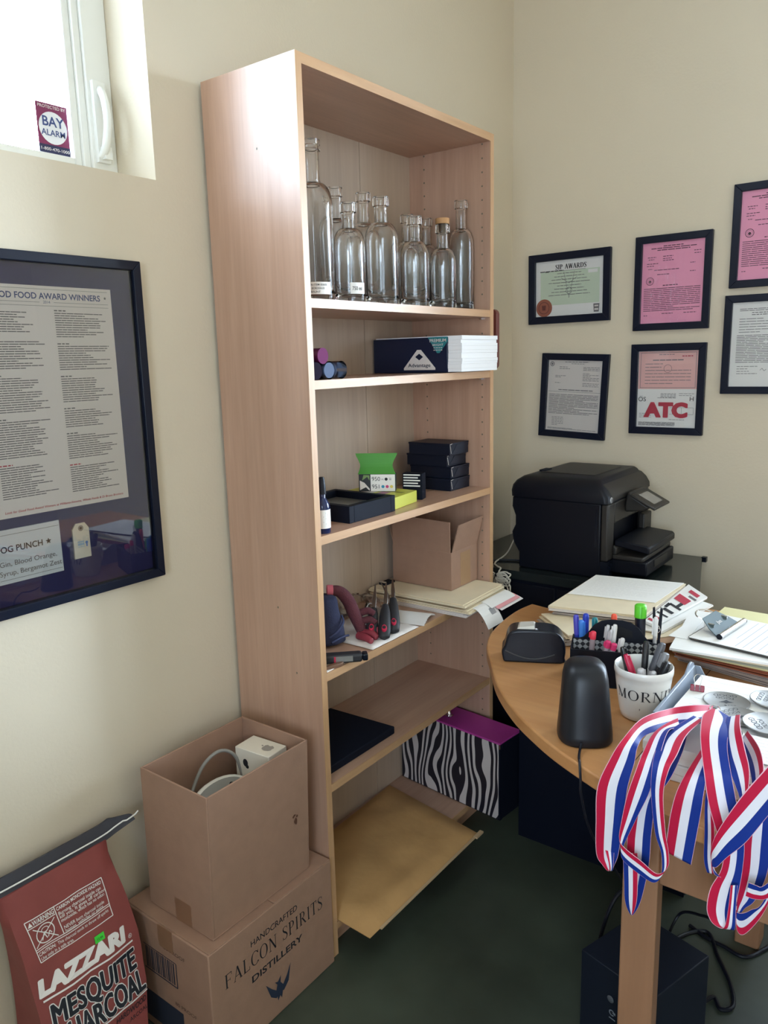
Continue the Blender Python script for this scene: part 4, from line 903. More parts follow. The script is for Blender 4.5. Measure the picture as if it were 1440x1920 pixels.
# ================================================================== charcoal bag
o = thing('charcoal_bag', 'dark red paper charcoal bag with black stitched top leaning against the left wall', 'bag', (0, 0, .0005))
BAGR = mat('dark red bag paper', '#8e4744', .6, var=.08, vscale=14, bump=.3, bscale=26)
tilt = .261
def fx(z): return .165-tilt*z
m = MB(); rd = random.Random(6)
rows = []
for k in range(15):
    t = k/14; z = .002+t*.463
    yl = -.645+.02*math.sin(pi*t)*.6-.0; yr = -.436+.030*math.sin(pi*min(1, (1-t)*1.15)); 
    dp = .145*(1-t**3.0)+.004
    xf = fx(z)+.004*noise.noise(Vector((z*14, 0, 0))); xb = max(.004-.012*0, xf-dp)
    wob = lambda y: xf+.010*math.sin(pi*(y-yl)/(yr-yl))*(1-t)+.0045*noise.noise(Vector((y*22, z*16, 3)))
    ring = [(wob(yl+(yr-yl)*i/10), yl+(yr-yl)*i/10, z) for i in range(11)]
    g = .022*(1-t)+.002
    ring += [((xf*.5+xb*.5), yr-g+.014*t, z), (xb, yr-.004, z)]
    ring += [(xb-.0, yl+(yr-yl)*i/10, z) for i in range(9, 0, -1)]
    ring += [(xb, yl+.004, z), ((xf*.5+xb*.5), yl+g-.014*t, z)]
    rows.append(ring)
m.loft(rows); m.build('bag_body', BAGR, o, smooth=True, ang=60)
m = MB()   # folded black top strip with a flared tail
pts = [(-.80, .475, .000), (-.645, .4665, 0), (-.54, .4655, 0), (-.437, .4655, .0), (-.40, .474, .004), (-.362, .4885, .016)]
S = spline([(fx(.47)-.004+c, y, z) for y, z, c in pts], 6)
N = len(S)
for i in range(N-1):
    a, b = S[i], S[i+1]; ha = .034*(1 if i < N*.72 else max(.12, 1-(i-N*.72)/(N*.28)*.9)); hb = .034*(1 if i+1 < N*.72 else max(.12, 1-(i+1-N*.72)/(N*.28)*.9))
    m.hexa([(a.x-.003, a.y, a.z-.004), (a.x+.003, a.y, a.z-.004), (b.x+.003, b.y, b.z-.004), (b.x-.003, b.y, b.z-.004), (a.x-.012, a.y, a.z-.004+ha), (a.x-.008, a.y, a.z-.004+ha), (b.x-.008, b.y, b.z-.004+hb), (b.x-.012, b.y, b.z-.004+hb)])
m.build('top_fold', mat('black crepe tape', '#3a3a42', .7), o)
m = MB(); st_ = [(p.x+.0032, p.y, p.z+.011-(.004 if i > N*.85 else 0)) for i, p in enumerate(S)]
st_ += [(S[-1].x+.004, S[-1].y+.008, S[-1].z+.012)]
m.tube(st_, .0016, 6); m.build('stitch_cord', PAPER, o, smooth=True)
# printing on the leaning front face
OFF = .0135
def BP(y, zf):   # point on the printed face; zf is height
    t = (zf-.002)/.463; yl = -.645+.012*math.sin(pi*t); yr = -.436+.030*math.sin(pi*min(1, (1-t)*1.15))
    xf = fx(zf)+.004*noise.noise(Vector((zf*14, 0, 0)))
    return (xf+.010*math.sin(pi*min(1, max(0, (y-yl)/(yr-yl))))*(1-t)+.0045*noise.noise(Vector((y*22, zf*16, 3)))+.0016, y, zf)
def subdiv_poly(m, pts, mi): m.poly([BP(y, z) for y, z in pts], mi)
def bline(m, p, q, w, mi=0, e=0, n=10):
    for k in range(n):
        a = (p[0]+(q[0]-p[0])*k/n, p[1]+(q[1]-p[1])*k/n); b = (p[0]+(q[0]-p[0])*(k+1)/n, p[1]+(q[1]-p[1])*(k+1)/n)
        dx, dz = b[0]-a[0], b[1]-a[1]; L = math.hypot(dx, dz); nx, nz = -dz/L*w/2, dx/L*w/2
        m.poly([BP(a[0]+nx, a[1]+nz), BP(a[0]-nx, a[1]-nz), BP(b[0]-nx, b[1]-nz), BP(b[0]+nx, b[1]+nz)], mi)
def btext(m, s, size, at, al='CENTER', mi=0, width=None, bold=0, e=0, shear=0):
    m.text(s, size, at, al, mi, width, bold=bold, shear=shear, wrap=lambda X, Z: (BP(X, Z)[0]+e, X, Z))
m = MB(); w0 = 0
wl, wr, wt, wb, wm = -.619, -.456, .404, .322, .343
for q in (((wl, wt), (wr, wt)), ((wr, wt), (wr+.006, wb)), ((wl+.012, wb), (wr+.006, wb)), ((wl, wt), (wl+.012, wb)), ((wl+.008, wm), (wr+.004, wm)), ((wl+.008, wm+.004), (wr+.004, wm+.004)), ((-.561, wt), (-.554, wm+.004)), ((wl+.002, wt-.014), (-.561, wt-.014))): bline(m, q[0], q[1], .0017)
btext(m, 'WARNING', .0125, (-.584, wt-.0115), mi=0, width=.044, bold=.02); m.poly([BP(wl+.004, wt-.0115), BP(wl+.013, wt-.0115), BP(wl+.0085, wt-.003)], 0)
btext(m, 'CARBON MONOXIDE HAZARD', .0095, (-.508, wt-.0105), mi=0, width=.098, bold=.02)
for k, s in enumerate(['Burning charcoal inside can', 'kill you. It gives off carbon', 'monoxide, which has no odor.', '', 'NEVER burn charcoal inside', 'homes, vehicles or tents.']):
    if s: btext(m, s, .0092, (-.5555+.001*k, wt-.0205-k*.0072), 'LEFT', 0, width=.0035*len(s)*.98, bold=.008)
btext(m, 'CAUTION:', .009, (wl+.012, wm-.0095), 'LEFT', 0, width=.034, bold=.02); btext(m, 'This charcoal tends to throw off sparks', .0088, (wl+.05, wm-.0095), 'LEFT', 0, width=.112, bold=.006); btext(m, 'Use only in a safe area.', .0088, (wl+.014, wm-.0185), 'LEFT', 0, width=.066, bold=.006)
cx, cz = -.586, .368
for k in range(24):
    a, b = 2*pi*k/24, 2*pi*(k+1)/24; m.poly([BP(cx+.0165*math.cos(a), cz+.0165*math.sin(a)), BP(cx+.0185*math.cos(a), cz+.0185*math.sin(a)), BP(cx+.0185*math.cos(b), cz+.0185*math.sin(b)), BP(cx+.0165*math.cos(b), cz+.0165*math.sin(b))], 0)
bline(m, (cx-.022, cz-.018), (cx+.022, cz+.018), .0018); bline(m, (cx-.022, cz+.018), (cx+.022, cz-.018), .0018)
for k in range(12):
    a, b = 2*pi*k/12, 2*pi*(k+1)/12; m.poly([BP(cx+.006*math.cos(a), cz+.007+.004*math.sin(a)), BP(cx+.0075*math.cos(a), cz+.007+.0055*math.sin(a)), BP(cx+.0075*math.cos(b), cz+.007+.0055*math.sin(b)), BP(cx+.006*math.cos(b), cz+.007+.004*math.sin(b))], 0)
for q in (((cx-.008, cz-.011), (cx-.003, cz+.001)), ((cx-.003, cz+.001), (cx+.002, cz-.011)), ((cx+.004, cz-.01), (cx+.008, cz)), ((cx+.008, cz), (cx+.012, cz-.006))): bline(m, *q, .0018, n=2)
m.build('warning_panel', INKW, o); m = MB()
[btext(m, 'LAZZARI', .040, (-.532+dx, .2645+dz), mi=0, width=.187, bold=.04, shear=.12) for dx, dz in ((0, 0), (.0015, 0), (-.0015, 0), (0, .0012), (0, -.0012))]; btext(m, '®', .012, (-.427, .262), mi=0)
m.build('brand_letters', INKW, o); m = MB()
bline(m, (-.62, .2545), (-.424, .2545), .0035); bline(m, (-.618, .1475), (-.418, .1475), .003)
for k in range(12):
    ca, sa = math.cos(k*pi/6), math.sin(k*pi/6)
    for body, cx_, cz_, wd in (('MESQUITE', -.521, .2015, .184), ('CHARCOAL', -.519, .154, .194)):
        btext(m, body, .0575, (cx_+.0034*ca, cz_+.0034*sa), mi=0, width=wd, e=.0003, shear=.06)
        btext(m, body, .0575, (cx_+.0017*ca, cz_+.0015*sa), mi=1, width=wd, e=.0009+.00002*k, shear=.06)
btext(m, 'HARDWOOD', .016, (-.462, .129), mi=1, width=.075, bold=.01, shear=.15); btext(m, 'CHARCOAL', .012, (-.455, .112), mi=1, width=.06)
m.build('product_letters', [INKW, mat('blue black ink', (.012, .016, .026), .6)], o)
m = MB()   # printing on the side gusset
for q in (((.045, .10), (.045, .215)), ((.085, .215), (.085, .10)), ((.045, .215), (.085, .215))): pass
m.build('side_band', INKG, o) if False else m.bm.free()
o2 = thing('price_sticker', 'small bright green price sticker on the red charcoal bag', 'sticker', (0, 0, 0))
m = MB(); m.poly([BP(y, z) for y, z in ((-.501, .2945), (-.480, .2955), (-.479, .3085), (-.500, .3075))], 0)
for v in m.bm.verts: v.co.x += .001
m.text('12.99', .006, (-.49, .299), mi=1, wrap=lambda X, Z: (BP(X, Z)[0]+.0016, X, Z)); m.build('sticker', [mat('fluorescent green sticker', '#3fd23a', .5), INK], o2)
# ================================================================== black cabinet and printer
CABM = mat('black glossy laminate', (.014, .019, .02), .16)
o = thing('black_cabinet', 'glossy black cabinet in the room corner carrying the printer', 'cabinet', (0, 0, 0))
P_ = [(.005, .948), (.835, .948), (.712, 1.43), (.005, 1.43)]
m = MB(); m.prism(P_, .722, .75); m.build('cabinet_top', CABM, o, bevel=.001)
m = MB(); m.prism([(.012, .958), (.822, .958), (.702, 1.425), (.012, 1.425)], 0.0, .722); m.build('cabinet_body', BLACKM, o)
m = MB()
for x0, x1 in ((.03, .40), (.41, .80)):
    m.box(x0, .953, .03, x1, .958, .35); m.box(x0, .953, .36, x1, .958, .71)
m.build('drawer_fronts', BLACK, o, bevel=.001)
m = MB(); m.box(.712, 1.418, .735, .728, 1.436, .752); m.build('corner_bracket', BLACKG, o, bevel=.001)
# printer: side towards the viewer, front towards the right
o = thing('office_printer', 'black all-in-one office printer with tilted touch screen on the corner cabinet', 'printer', (.222, 1.0, .7503))
PB = mat('printer black plastic', (.004, .005, .010), .42, spec=.25); PG = mat('printer charcoal plastic', (.026, .023, .021), .45, spec=.35)
m = MB()   # lower body, profile along the depth
prof = [(.030, 0), (.302, 0), (.302, .232), (.006, .232), (.004, .20), (.016, .17), (.016, .14), (.004, .115), (.010, .08), (.03, .05)]
m.prism(prof, .0, .367, 'y'); m.build('body', PB, o, bevel=.004)
m = MB(); m.box(.303, .001, .055, .325, .055, .231); m.box(.303, .320, .055, .325, .366, .231); m.box(.303, .055, .165, .325, .320, .231)
m.build('front_fascia', PG, o, bevel=.005, seg=3)
m = MB(); rows = []
for (z, x0, x1, y0, y1) in ((.233, -.001, .325, -.003, .37), (.252, -.002, .324, -.004, .37), (.270, .002, .312, -.001, .369), (.284, .010, .296, .010, .367), (.296, .026, .287, .026, .365), (.302, .046, .279, .048, .361)):
    r = .016; ring = []
    for cx, cy, a0 in ((x1-r, y0+r, -pi/2), (x1-r, y1-r, 0), (x0+r, y1-r, pi/2), (x0+r, y0+r, pi)):
        for k in range(5): a = a0+k/4*pi/2; ring.append((cx+r*math.cos(a), cy+r*math.sin(a), z))
    rows.append(ring)
m.loft(rows); m.build('scanner_lid', PB, o, smooth=True, ang=50)
m = MB(); m.prism([(.305, .236), (.3265, .236), (.3255, .252), (.313, .272), (.297, .286), (.285, .29)], .03, .366, 'y'); m.build('lid_front', PG, o, bevel=.002)
m = MB(); m.box(.06, .09, .301, .245, .32, .305); m.build('feeder_cover', PG, o, bevel=.002)
m = MB(); m.box(.05, .1, .3025, .072, .15, .3085); m.build('paper_guide', BLACKM, o, bevel=.001)
m = MB(); m.lathe([(0, .0022), (.0085, .0018), (.0095, 0)], 22); b_ = m.build('logo_badge', mat('silver badge', '#b9b9bb', .3, .5), o, smooth=True); b_.rotation_euler = (0, pi/2, 0); b_.location = (.3255, .022, .243)
m = MB(); m.text('hp', .012, (0, -.003), mi=0, shear=.25, bold=.01); b2 = m.build('logo_letters', INK, b_); b2.rotation_euler = (-pi/2, 0, pi/2); b2.location = (0, 0, .0024)
m = MB(); m.box(.286, -.0012, .10, .292, 0, .215); m.build('side_slot', BLACKG, o)
# control panel
m = MB(); m.prism([(.3262, .215), (.332, .250), (.343, .254), (.352, .238), (.405, .207), (.385, .195), (.3262, .188)], .135, .26, 'y'); m.build('panel_housing', PG, o, bevel=.006, seg=3)
L_ = math.hypot(.070, .036); dx, dz = .070/L_, -.036/L_; ux, uz = .036/L_, .070/L_
def pp(t, y, e): return (.350+dx*t*L_+ux*e, y, .2450+dz*t*L_+uz*e)
m = MB(); m.hexa([pp(-.02, .118, -.004), pp(1.08, .118, -.004), pp(1.08, .262, -.004), pp(-.02, .262, -.004), pp(-.02, .118, .004), pp(1.08, .118, .004), pp(1.08, .262, .004), pp(-.02, .262, .004)]); pf_ = m.build('panel_face', PG, o, bevel=.003)
m = MB(); m.quad(pp(.16, .152, .0046), pp(.86, .152, .0046), pp(.86, .232, .0046), pp(.16, .232, .0046)); m.build('touch_screen', mat('grey touch screen', '#8d8a86', .12), pf_)
# paper trays
m = MB(); m.box(.325, .045, .055, .42, .31, .070); m.prism([(.325, .070), (.338, .070), (.338, .092), (.325, .10)], .045, .31, 'y'); m.box(.325, .27, .055, .345, .34, .16); m.build('front_base', PG, o, bevel=.004)
m = MB(); m.prism([(.326, .096), (.434, .080), (.434, .100), (.426, .106), (.326, .114)], .055, .305, 'y'); m.build('output_tray', PB, o, bevel=.004)
m = MB(); m.box(.31, .05, .012, .43, .312, .0555); pd_ = m.build('paper_drawer', PB, o, bevel=.004)
m = MB(); m.box(.429, .12, .028, .4325, .24, .05); m.build('drawer_grip', PG, pd_, bevel=.0015)
m = MB()
for k in range(3): m.box(.325, .006+k*.012, .018+k*.008, .331, .014+k*.012, .030+k*.008)
m.box(.302, .004, .0, .325, .05, .054); m.build('memory_slots', [BLACKG], o)
for (x, y) in ((.05, .03), (.27, .03), (.05, .36), (.27, .36)):
    m = MB(); m.box(x, y, -.0002, x+.02, y+.015, .004); m.build('rubber_foot', BLACKM, o)
# bundled white cable beside the cabinet
o = thing('bundled_cable', 'bundled white cable hanging in loops beside the bookcase in front of the cabinet', 'cable', (.222, .915, .737))
m = MB(); CB = mat('off white cable', '#d8d2c4', .5)
m.tube(spline([(-.16, .505, .13), (-.13, .425, .10), (-.07, .205, .03), (-.055, .085, .0175), (-.03, .045, .0175), (-.004, .025, .0175), (.0, .008, .012), (.002, .0, .0)], 8), .0026, 7)
rd = random.Random(8)
for k in range(9):
    a = -1.75+.25*k; l = rd.uniform(.05, .075)*(1.1 if k < 5 else .85); w = .011+.004*rd.random()
    pts = []
    for j in range(15):
        t = 2*pi*j/14; u = l*(1-math.cos(t))/2; v_ = w*math.sin(t)
        pts.append((u*math.cos(a)-v_*math.sin(a), -.004+.004*rd.uniform(-1, 1)-.0012*k, u*math.sin(a)+v_*math.cos(a)))
    m.tube(spline(pts, 3), .0023, 6)
for k in range(3): m.tube(spline([(0, -.004, 0), (-.015, -.004, .008-.008*k), (-.03, -.004, .016-.016*k), (-.045, .0, .004)], 5), .0023, 6)
m.build('cable', CB, o, smooth=True)
m = MB(); m.lathe([(.0085, -.004), (.009, 0), (.0085, .004)], 14); t_ = m.build('cable_tie', BLACK, o); t_.rotation_euler = (0, pi/2, 0); t_.location = (0, -.008, 0)
o = thing('printer_cord', 'black power cord running from behind the printer across the cabinet top', 'cord', (.1, .98, .7505))
m = MB(); m.tube(spline([(.02, -.012, .0035), (.03, .01, .0035), (.06, .045, .0035), (.10, .07, .0035), (.13, .08, .0035)], 8), .0034, 8); m.build('cord', BLACK, o, smooth=True)
# ================================================================== desk
DZ = .742
o = thing('curved_desk', 'orange wood desk with rounded left end, post legs and dark modesty panel', 'desk', (0, 0, 0))
left = spline([(.452, .694, 0), (.444, .62, 0), (.452, .52, 0), (.474, .417, 0), (.510, .335, 0), (.561, .262, 0), (.635, .158, 0), (.719, .070, 0), (.790, .014, 0), (.868, -.036, 0), (.986, -.092, 0), (1.071, -.118, 0), (1.16, -.130, 0)], 5)
outl = [(p.x, p.y) for p in left]+[(1.9, -.14), (1.9, .91), (.63, .91), (.56, .70), (.505, .684)]
m = MB(); m.prism(outl, DZ-.028, DZ); m.build('desktop', DESKW, o, bevel=.0035, seg=3)
m = MB(); m.box(.9865, -.085, DZ-.0005, .988, .905, DZ+.0004); m.build('desktop_seam', mat('dark seam', (.08, .03, .012), .7), o)
def post(x, y, a, w=.056, z1=DZ-.028):
    m = MB(); m.M = TR(x, y, 0) @ rotz(a); m.box(-w/2, -w/2, 0, w/2, w/2, z1); return m.build('leg', DESKZ, o, bevel=.003)
post(1.028, -.052, math.radians(8)); post(1.075, .640, 0); post(1.80, -.05, 0)
m = MB(); m.box(1.057, -.062, .575, 1.775, -.042, DZ-.028); m.build('front_apron', DESKZ, o, bevel=.002)
m = MB(); m.box(1.035, -.02, .60, 1.055, .61, DZ-.028); m.build('side_apron', DESKZ, o, bevel=.002)
m = MB(); m.box(.412, .702, 0, .90, .722, DZ-.0285); m.build('modesty_panel', mat('dark navy panel', (.004, .006, .015), .6, spec=.15), o)
m = MB(); pp_ = spline([(.50, .71, 0), (.47, .66, 0), (.468, .60, 0), (.485, .55, 0)], 5)
# ------------------------------------------------------------------ subwoofer and cords
o = thing('subwoofer', 'black cube subwoofer on the floor behind the wooden desk leg', 'speaker', (.875, .071, .0004), math.atan2(-.042, .152))
# local frame: x along front (viewer side), y away
w, d = .160, .178
m = MB(); m.M = Matrix(((1, .045, 0, 0), (0, 1, 0, 0), (0, 0, 1, 0), (0, 0, 0, 1))); m.box(0, 0, .006, w, d, .27); m.build('cabinet', mat('black vinyl wrap', (.006, .009, .018), .5, spec=.25), o, bevel=.002)
m = MB()
for x, y in ((.02, .02), (.14, .02), (.03, .15), (.15, .15)): m.lathe([(0, 0), (.01, 0), (.01, .007), (0, .007)], 12, (x, y, 0))
m.build('rubber_feet', BLACKM, o)
m = MB(); m.lathe([(.006, 0), (.0075, .0015), (.005, .003), (0, .003)], 18); k_ = m.build('power_light', mat('grey metal dot', '#6f7480', .3, .6), o, smooth=True); k_.rotation_euler = (pi/2, 0, 0); k_.location = (.072, 0, .208)
m = MB(); m.ring(.076, .180, .004, .0065, .0012, 20, 0, .4, 5.6); m.inkpoly([(.076, .181), (.084, .184), (.084, .178)], .0012, 0); m.inkrect(.07, .166, .084, .1685, .0012, 0); m.build('logo_mark', mat('grey print mark', '#7c828c', .5), o)
def cord(label, pts, r=.0042, mt=None, nm='cord'):
    p0 = pts[0]; o = thing(nm, label, 'cord', p0)
    m = MB(); m.tube(spline([(x-p0[0], y-p0[1], z-p0[2]) for x, y, z in pts], 8), r, 8); m.build('cable', mt or BLACK, o, smooth=True); return o
cord('thick black cord looping on the floor right of the subwoofer', [(1.02, .235, .10), (.96, .36, .03), (.93, .52, .006), (.985, .60, .006), (1.03, .53, .006), (1.075, .46, .006), (1.095, .40, .006), (1.075, .375, .006), (1.055, .40, .006), (1.045, .36, .02), (1.04, .25, .06)], .0048)
cord('black cord running along the floor toward the right edge of the view', [(.945, .60, .005), (.99, .58, .005), (1.03, .575, .005), (1.085, .57, .005), (1.13, .65, .005), (1.20, .75, .005), (1.35, .82, .005)], .0048)
cord('black cord hanging under the desk behind the front apron', [(.87, .16, .50), (.92, .12, .49), (.99, .10, .505), (1.06, .09, .505), (1.14, .085, .50), (1.22, .09, .52), (1.35, .1, .56)], .0046)
cord('thin black cord dropping from the under-desk cord to the subwoofer back', [(1.105, .103, .489), (1.10, .14, .40), (1.06, .24, .32), (1.0, .30, .26), (.985, .262, .22)], .003)
cord('black cord arching over the back left corner of the subwoofer', [(.86, .19, .03), (.858, .20, .16), (.875, .24, .27), (.905, .285, .29), (.94, .29, .22), (.95, .262, .13)], .0042)
# ================================================================== things on the desk
# speaker satellite
o = thing('desk_speaker', 'black rounded satellite speaker standing at the front edge of the desk', 'speaker', (.882, .040, DZ+.0004), math.radians(30))
m = MB(); rows = []
for t, a, b, ox, oy in ((0, .046, .046, 0, 0), (.03, .049, .049, 0, 0), (.12, .0485, .047, 0, .001), (.35, .0455, .043, 0, .004), (.6, .0425, .040, 0, .008), (.8, .040, .038, 0, .012), (.91, .0365, .035, 0, .015), (.97, .029, .027, 0, .017), (1, .014, .013, 0, .018)):
    ring = []
    for k in range(36):
        th = 2*pi*k/36; c, s_ = math.cos(th), math.sin(th); e = 2/2.7
        ring.append((ox+a*math.copysign(abs(c)**e, c), oy+b*math.copysign(abs(s_)**e, s_), .142*t+(.012*(-s_)*-1 if t > .7 else 0)*(1-t)*2))
    rows.append(ring)
m.loft(rows); m.build('housing', mat('speaker black', (.009, .010, .014), .36, spec=.3), o, smooth=True, ang=60)
o = thing('speaker_cable', 'thin black cable falling from the satellite speaker over the desk edge', 'cable', (.882, .040, DZ+.0004), math.radians(30))
m = MB(); m.tube(spline([(-.012, -.0515, .012), (-.016, -.064, .006), (-.02, -.085, .0032), (-.021, -.102, .0028), (-.0215, -.122, -.016), (-.02, -.128, -.045), (.0, -.118, -.12), (.05, -.07, -.22), (.08, .0, -.3)], 8), .0022, 8); m.build('cable', BLACK, o, smooth=True)
# tape dispenser
o = thing('tape_dispenser', 'black desktop tape dispenser at the left end of the desk', 'tape dispenser', (.590, .272, DZ+.0004), math.radians(27))
m = MB(); prof = [(0, 0), (.118, 0), (.126, .012), (.128, .03), (.124, .05), (.112, .064), (.092, .07), (.05, .071), (.02, .068), (.008, .056), (.002, .034), (-.004, .022)]
sp = spline([(x, z, 0) for x, z in prof+[prof[0]]], 3)[:-1]
m.prism([(p.x*1.08, p.y*1.1) for p in sp], 0, .060, 'y'); m.build('body', BLACKG, o, bevel=.006, seg=3, smooth=True)
m = MB(); n = 22; pts = [(.03+.05*k/n+.02, .026-.018*math.sin(pi*k/n)) for k in range(n)]
m.tube([(.004+.11*k/12, -.0004, .028-.018*math.sin(pi*k/12*.9)) for k in range(13)], .0012, 6); m.build('side_groove', mat('groove grey', (.05, .05, .055), .3), o)
m = MB(); m.lathe([(.016, .012), (.031, .012), (.031, .034), (.016, .034)], 30, closed=True); t_ = m.build('tape_roll', mat('clear tape roll', '#bdb7aa', .25), o, smooth=True); t_.rotation_euler = (-pi/2, 0, 0); t_.location = (.058, .003, .045)
m = MB(); m.hexa([(.03, .008, .0775), (.07, .006, .0785), (.072, .052, .0785), (.034, .052, .0775), (.034, .01, .081), (.068, .012, .085), (.068, .046, .084), (.038, .048, .081)]); m.build('tape_strip', mat('clear shiny tape', '#c6c2bb', .15), o)
m = MB()
for k in range(9): m.prism([(.071, .081), (.077, .079), (.071, .078)], .008+.004*k, .011+.004*k, 'y')
m.build('cutter', CHROME, o)
# pen caddy
ang = math.radians(20)
CO = Vector((.765, .238, DZ+.0004))
o = thing('pen_caddy', 'black desk caddy with arched handle and diamond patterned divider behind the mug', 'pen holder', CO, ang)
CW, CD, CH = .182, .094, .080
DIA = bpy.data.materials.new('diamond pattern'); DIA.use_nodes = True
nt = DIA.node_tree; bs = nt.nodes['Principled BSDF']; tc = nt.nodes.new('ShaderNodeTexCoord'); mp = nt.nodes.new('ShaderNodeMapping'); mp.inputs['Rotation'].default_value = (0, pi/4, 0); mp.inputs['Scale'].default_value = (120, 120, 120)
ck = nt.nodes.new('ShaderNodeTexChecker'); ck.inputs[1].default_value = (.02, .02, .025, 1); ck.inputs[2].default_value = (.35, .35, .36, 1); ck.inputs['Scale'].default_value = 1.0
nt.links.new(tc.outputs['Object'], mp.inputs[0]); nt.links.new(mp.outputs[0], ck.inputs[0]); nt.links.new(ck.outputs[0], bs.inputs['Base Color']); bs.inputs['Roughness'].default_value = .5
m = MB(); t = .003
m.box(0, 0, 0, CW, CD, t); m.box(0, 0, t, CW, t, CH); m.box(0, CD-t, t, CW, CD, CH); m.box(0, t, t, t, CD-t, CH); m.box(CW-t, t, t, CW, CD-t, CH); m.box(.045, .05, t, .048, CD-t, CH-.01); m.box(.125, .05, t, .128, CD-t, CH-.01)
m.build('tray_body', mat('black lacquered board', (.004, .005, .011), .55, spec=.2), o, bevel=.0008)
m = MB(); arch = [(t, t), (CW-t, t), (CW-t, .088)]+[(CW*.5+x, z) for x, z in ((.075, .088), (.066, .092), (.056, .104), (.045, .120), (.030, .130), (.012, .134), (-.012, .134), (-.030, .130), (-.045, .120), (-.056, .104), (-.066, .092), (-.075, .088))]+[(t, .088)]
m.prism(arch, .046, .050, 'y'); m.build('divider_handle', mat('black lacquered board', '#0', .5), o, bevel=.0008)
m = MB(); m.box(t+.001, .0445, .052, CW-t-.001, .0458, .0865); m.build('patterned_band', DIA, o)
m = MB(); m.prism([(CW*.5-.004, .098), (CW*.5+.034, .098), (CW*.5+.032, .112), (CW*.5+.01, .121), (CW*.5-.004, .118)], .0452, .0458, 'y'); m.build('handle_slot', mat('slot shade', (.004, .004, .006), .9), o)
def pen(label, base, top, r, body, cap=None, capf=.35, cat='pen', name='pen', tip=True, group=None, flat=False):
    b = Vector(base); tt = Vector(top); L = (tt-b).length
    q = (tt-b).to_track_quat('Z', 'Y')
    o = bpy.data.objects.new(name, None); COL.objects.link(o); o.location = b; o.rotation_mode = 'QUATERNION'; o.rotation_quaternion = q; o.empty_display_size = .01
    tag(o, label, cat, group)
    m = MB(); n = 14; cz = L*(1-capf) if cap else L
    m.lathe([(0, 0), (r*.4, .001), (r*.85, .012), (r*.9, .02), (r*.9, cz), (0, cz)] if not cap else [(0, 0), (r*.4, .001), (r*.85, .012), (r*.9, .02), (r*.9, cz), (0, cz)], n)
    m.build('barrel', body, o, smooth=True)
    if cap:
        m = MB(); m.lathe([(0, cz), (r, cz), (r*1.0, cz+(L-cz)*.85), (r*.8, L-.001), (r*.5, L), (0, L)], n); cp_ = m.build('cap', cap, o, smooth=True)
        m = MB(); m.box(-.0014, r*.9, cz+.002, .0014, r+.0022, L-.004); m.build('pocket_clip', cap, cp_)
    return o
Rc = rotz(ang)
def CP(x, y, z): return CO+(Rc @ Vector((x, y, z)))
BLU = mat('blue marker', '#2a3fae', .35); SKY_ = mat('light blue marker', '#3f7fd8', .35); TEL = mat('teal marker', '#1f7f86', .35); LIM = mat('lime marker', '#79d236', .4)
HPK = mat('pink marker', '#d2336b', .4); HRD = mat('coral red marker', '#e0374f', .4); SLV = mat('silver pen plastic', '#c2c0c2', .3, .2); WHP = mat('white pen plastic', '#dcdad8', .35); ORG = mat('orange red eraser', '#e8583c', .6); GRYC = mat('clear grey barrel', '#a3949c', .25)
GC = 'pens in the black caddy'
pen('purple blue capped marker, leftmost at back of black caddy', CP(.016, .07, .004), CP(.006, .082, .128), .0062, BLU, mat('violet marker cap', '#4a48b8', .35), name='marker', cat='marker', group=GC)
pen('light blue marker next to the leftmost marker in black caddy', CP(.026, .066, .004), CP(.018, .066, .122), .0062, SKY_, SKY_, name='marker', cat='marker', group=GC)
pen('dark blue marker between light blue and teal markers in black caddy', CP(.028, .08, .004), CP(.027, .085, .131), .0068, BLU, BLU, name='marker', cat='marker', group=GC)
pen('teal marker behind the left shoulder of the caddy handle', CP(.05, .075, .004), CP(.046, .084, .124), .0066, TEL, TEL, name='marker', cat='marker', group=GC)
pen('lime green marker beside the teal marker in black caddy', CP(.062, .07, .004), CP(.062, .074, .113), .0055, LIM, LIM, name='marker', cat='marker', group=GC)
pen('red pink capped highlighter standing alone at left front of black caddy', CP(.038, .020, .004), CP(.046, .018, .116), .0062, GRYC, HRD, .15, name='highlighter', cat='highlighter', group=GC)
pen('pink capped highlighter, left of the front pair in black caddy', CP(.058, .014, .004), CP(.077, .012, .1), .0062, GRYC, HPK, .16, name='highlighter', cat='highlighter', group=GC)
pen('pink capped highlighter, right of the front pair in black caddy', CP(.07, .014, .004), CP(.089, .010, .096), .0062, GRYC, HPK, .16, name='highlighter', cat='highlighter', group=GC)
pen('silver tipped pen, leftmost of the pale pens before the caddy handle', CP(.064, .034, .004), CP(.075, .036, .126), .0042, SLV, SLV, .25, group=GC)
pen('slim pale pen, second of the pale pens before the caddy handle', CP(.07, .028, .004), CP(.082, .03, .118), .0040, SLV, SLV, .25, group=GC)
pen('white capped pen, tallest of the pale pens before the caddy handle', CP(.08, .034, .004), CP(.089, .036, .128), .0050, WHP, WHP, .3, group=GC)
pen('white pen leaning right beside the handle slot of black caddy', CP(.09, .03, .004), CP(.105, .026, .103), .0052, WHP, WHP, .3, group=GC)
pen('orange red eraser tip poking above the arched caddy handle', CP(.088, .066, .004), CP(.086, .062, .142), .0062, ORG, ORG, .2, name='pencil', cat='pencil', group=GC)
pen('thick dark marker with bright green cap standing in back of black caddy', CP(.140, .068, .004), CP(.139, .072, .165), .0125, mat('dark marker barrel', '#141826', .3), mat('bright green cap', '#58c02a', .4), .18, name='marker', cat='marker', group=GC)
pen('pale grey pen between the green capped marker and the black clothespin', CP(.168, .062, .004), CP(.170, .062, .142), .0045, SLV, WHP, .3, group=GC)
o = thing('clothespin', 'black clothespin clip with steel spring standing at right end of caddy', 'clip', CP(.1735, .078, .0805), ang)
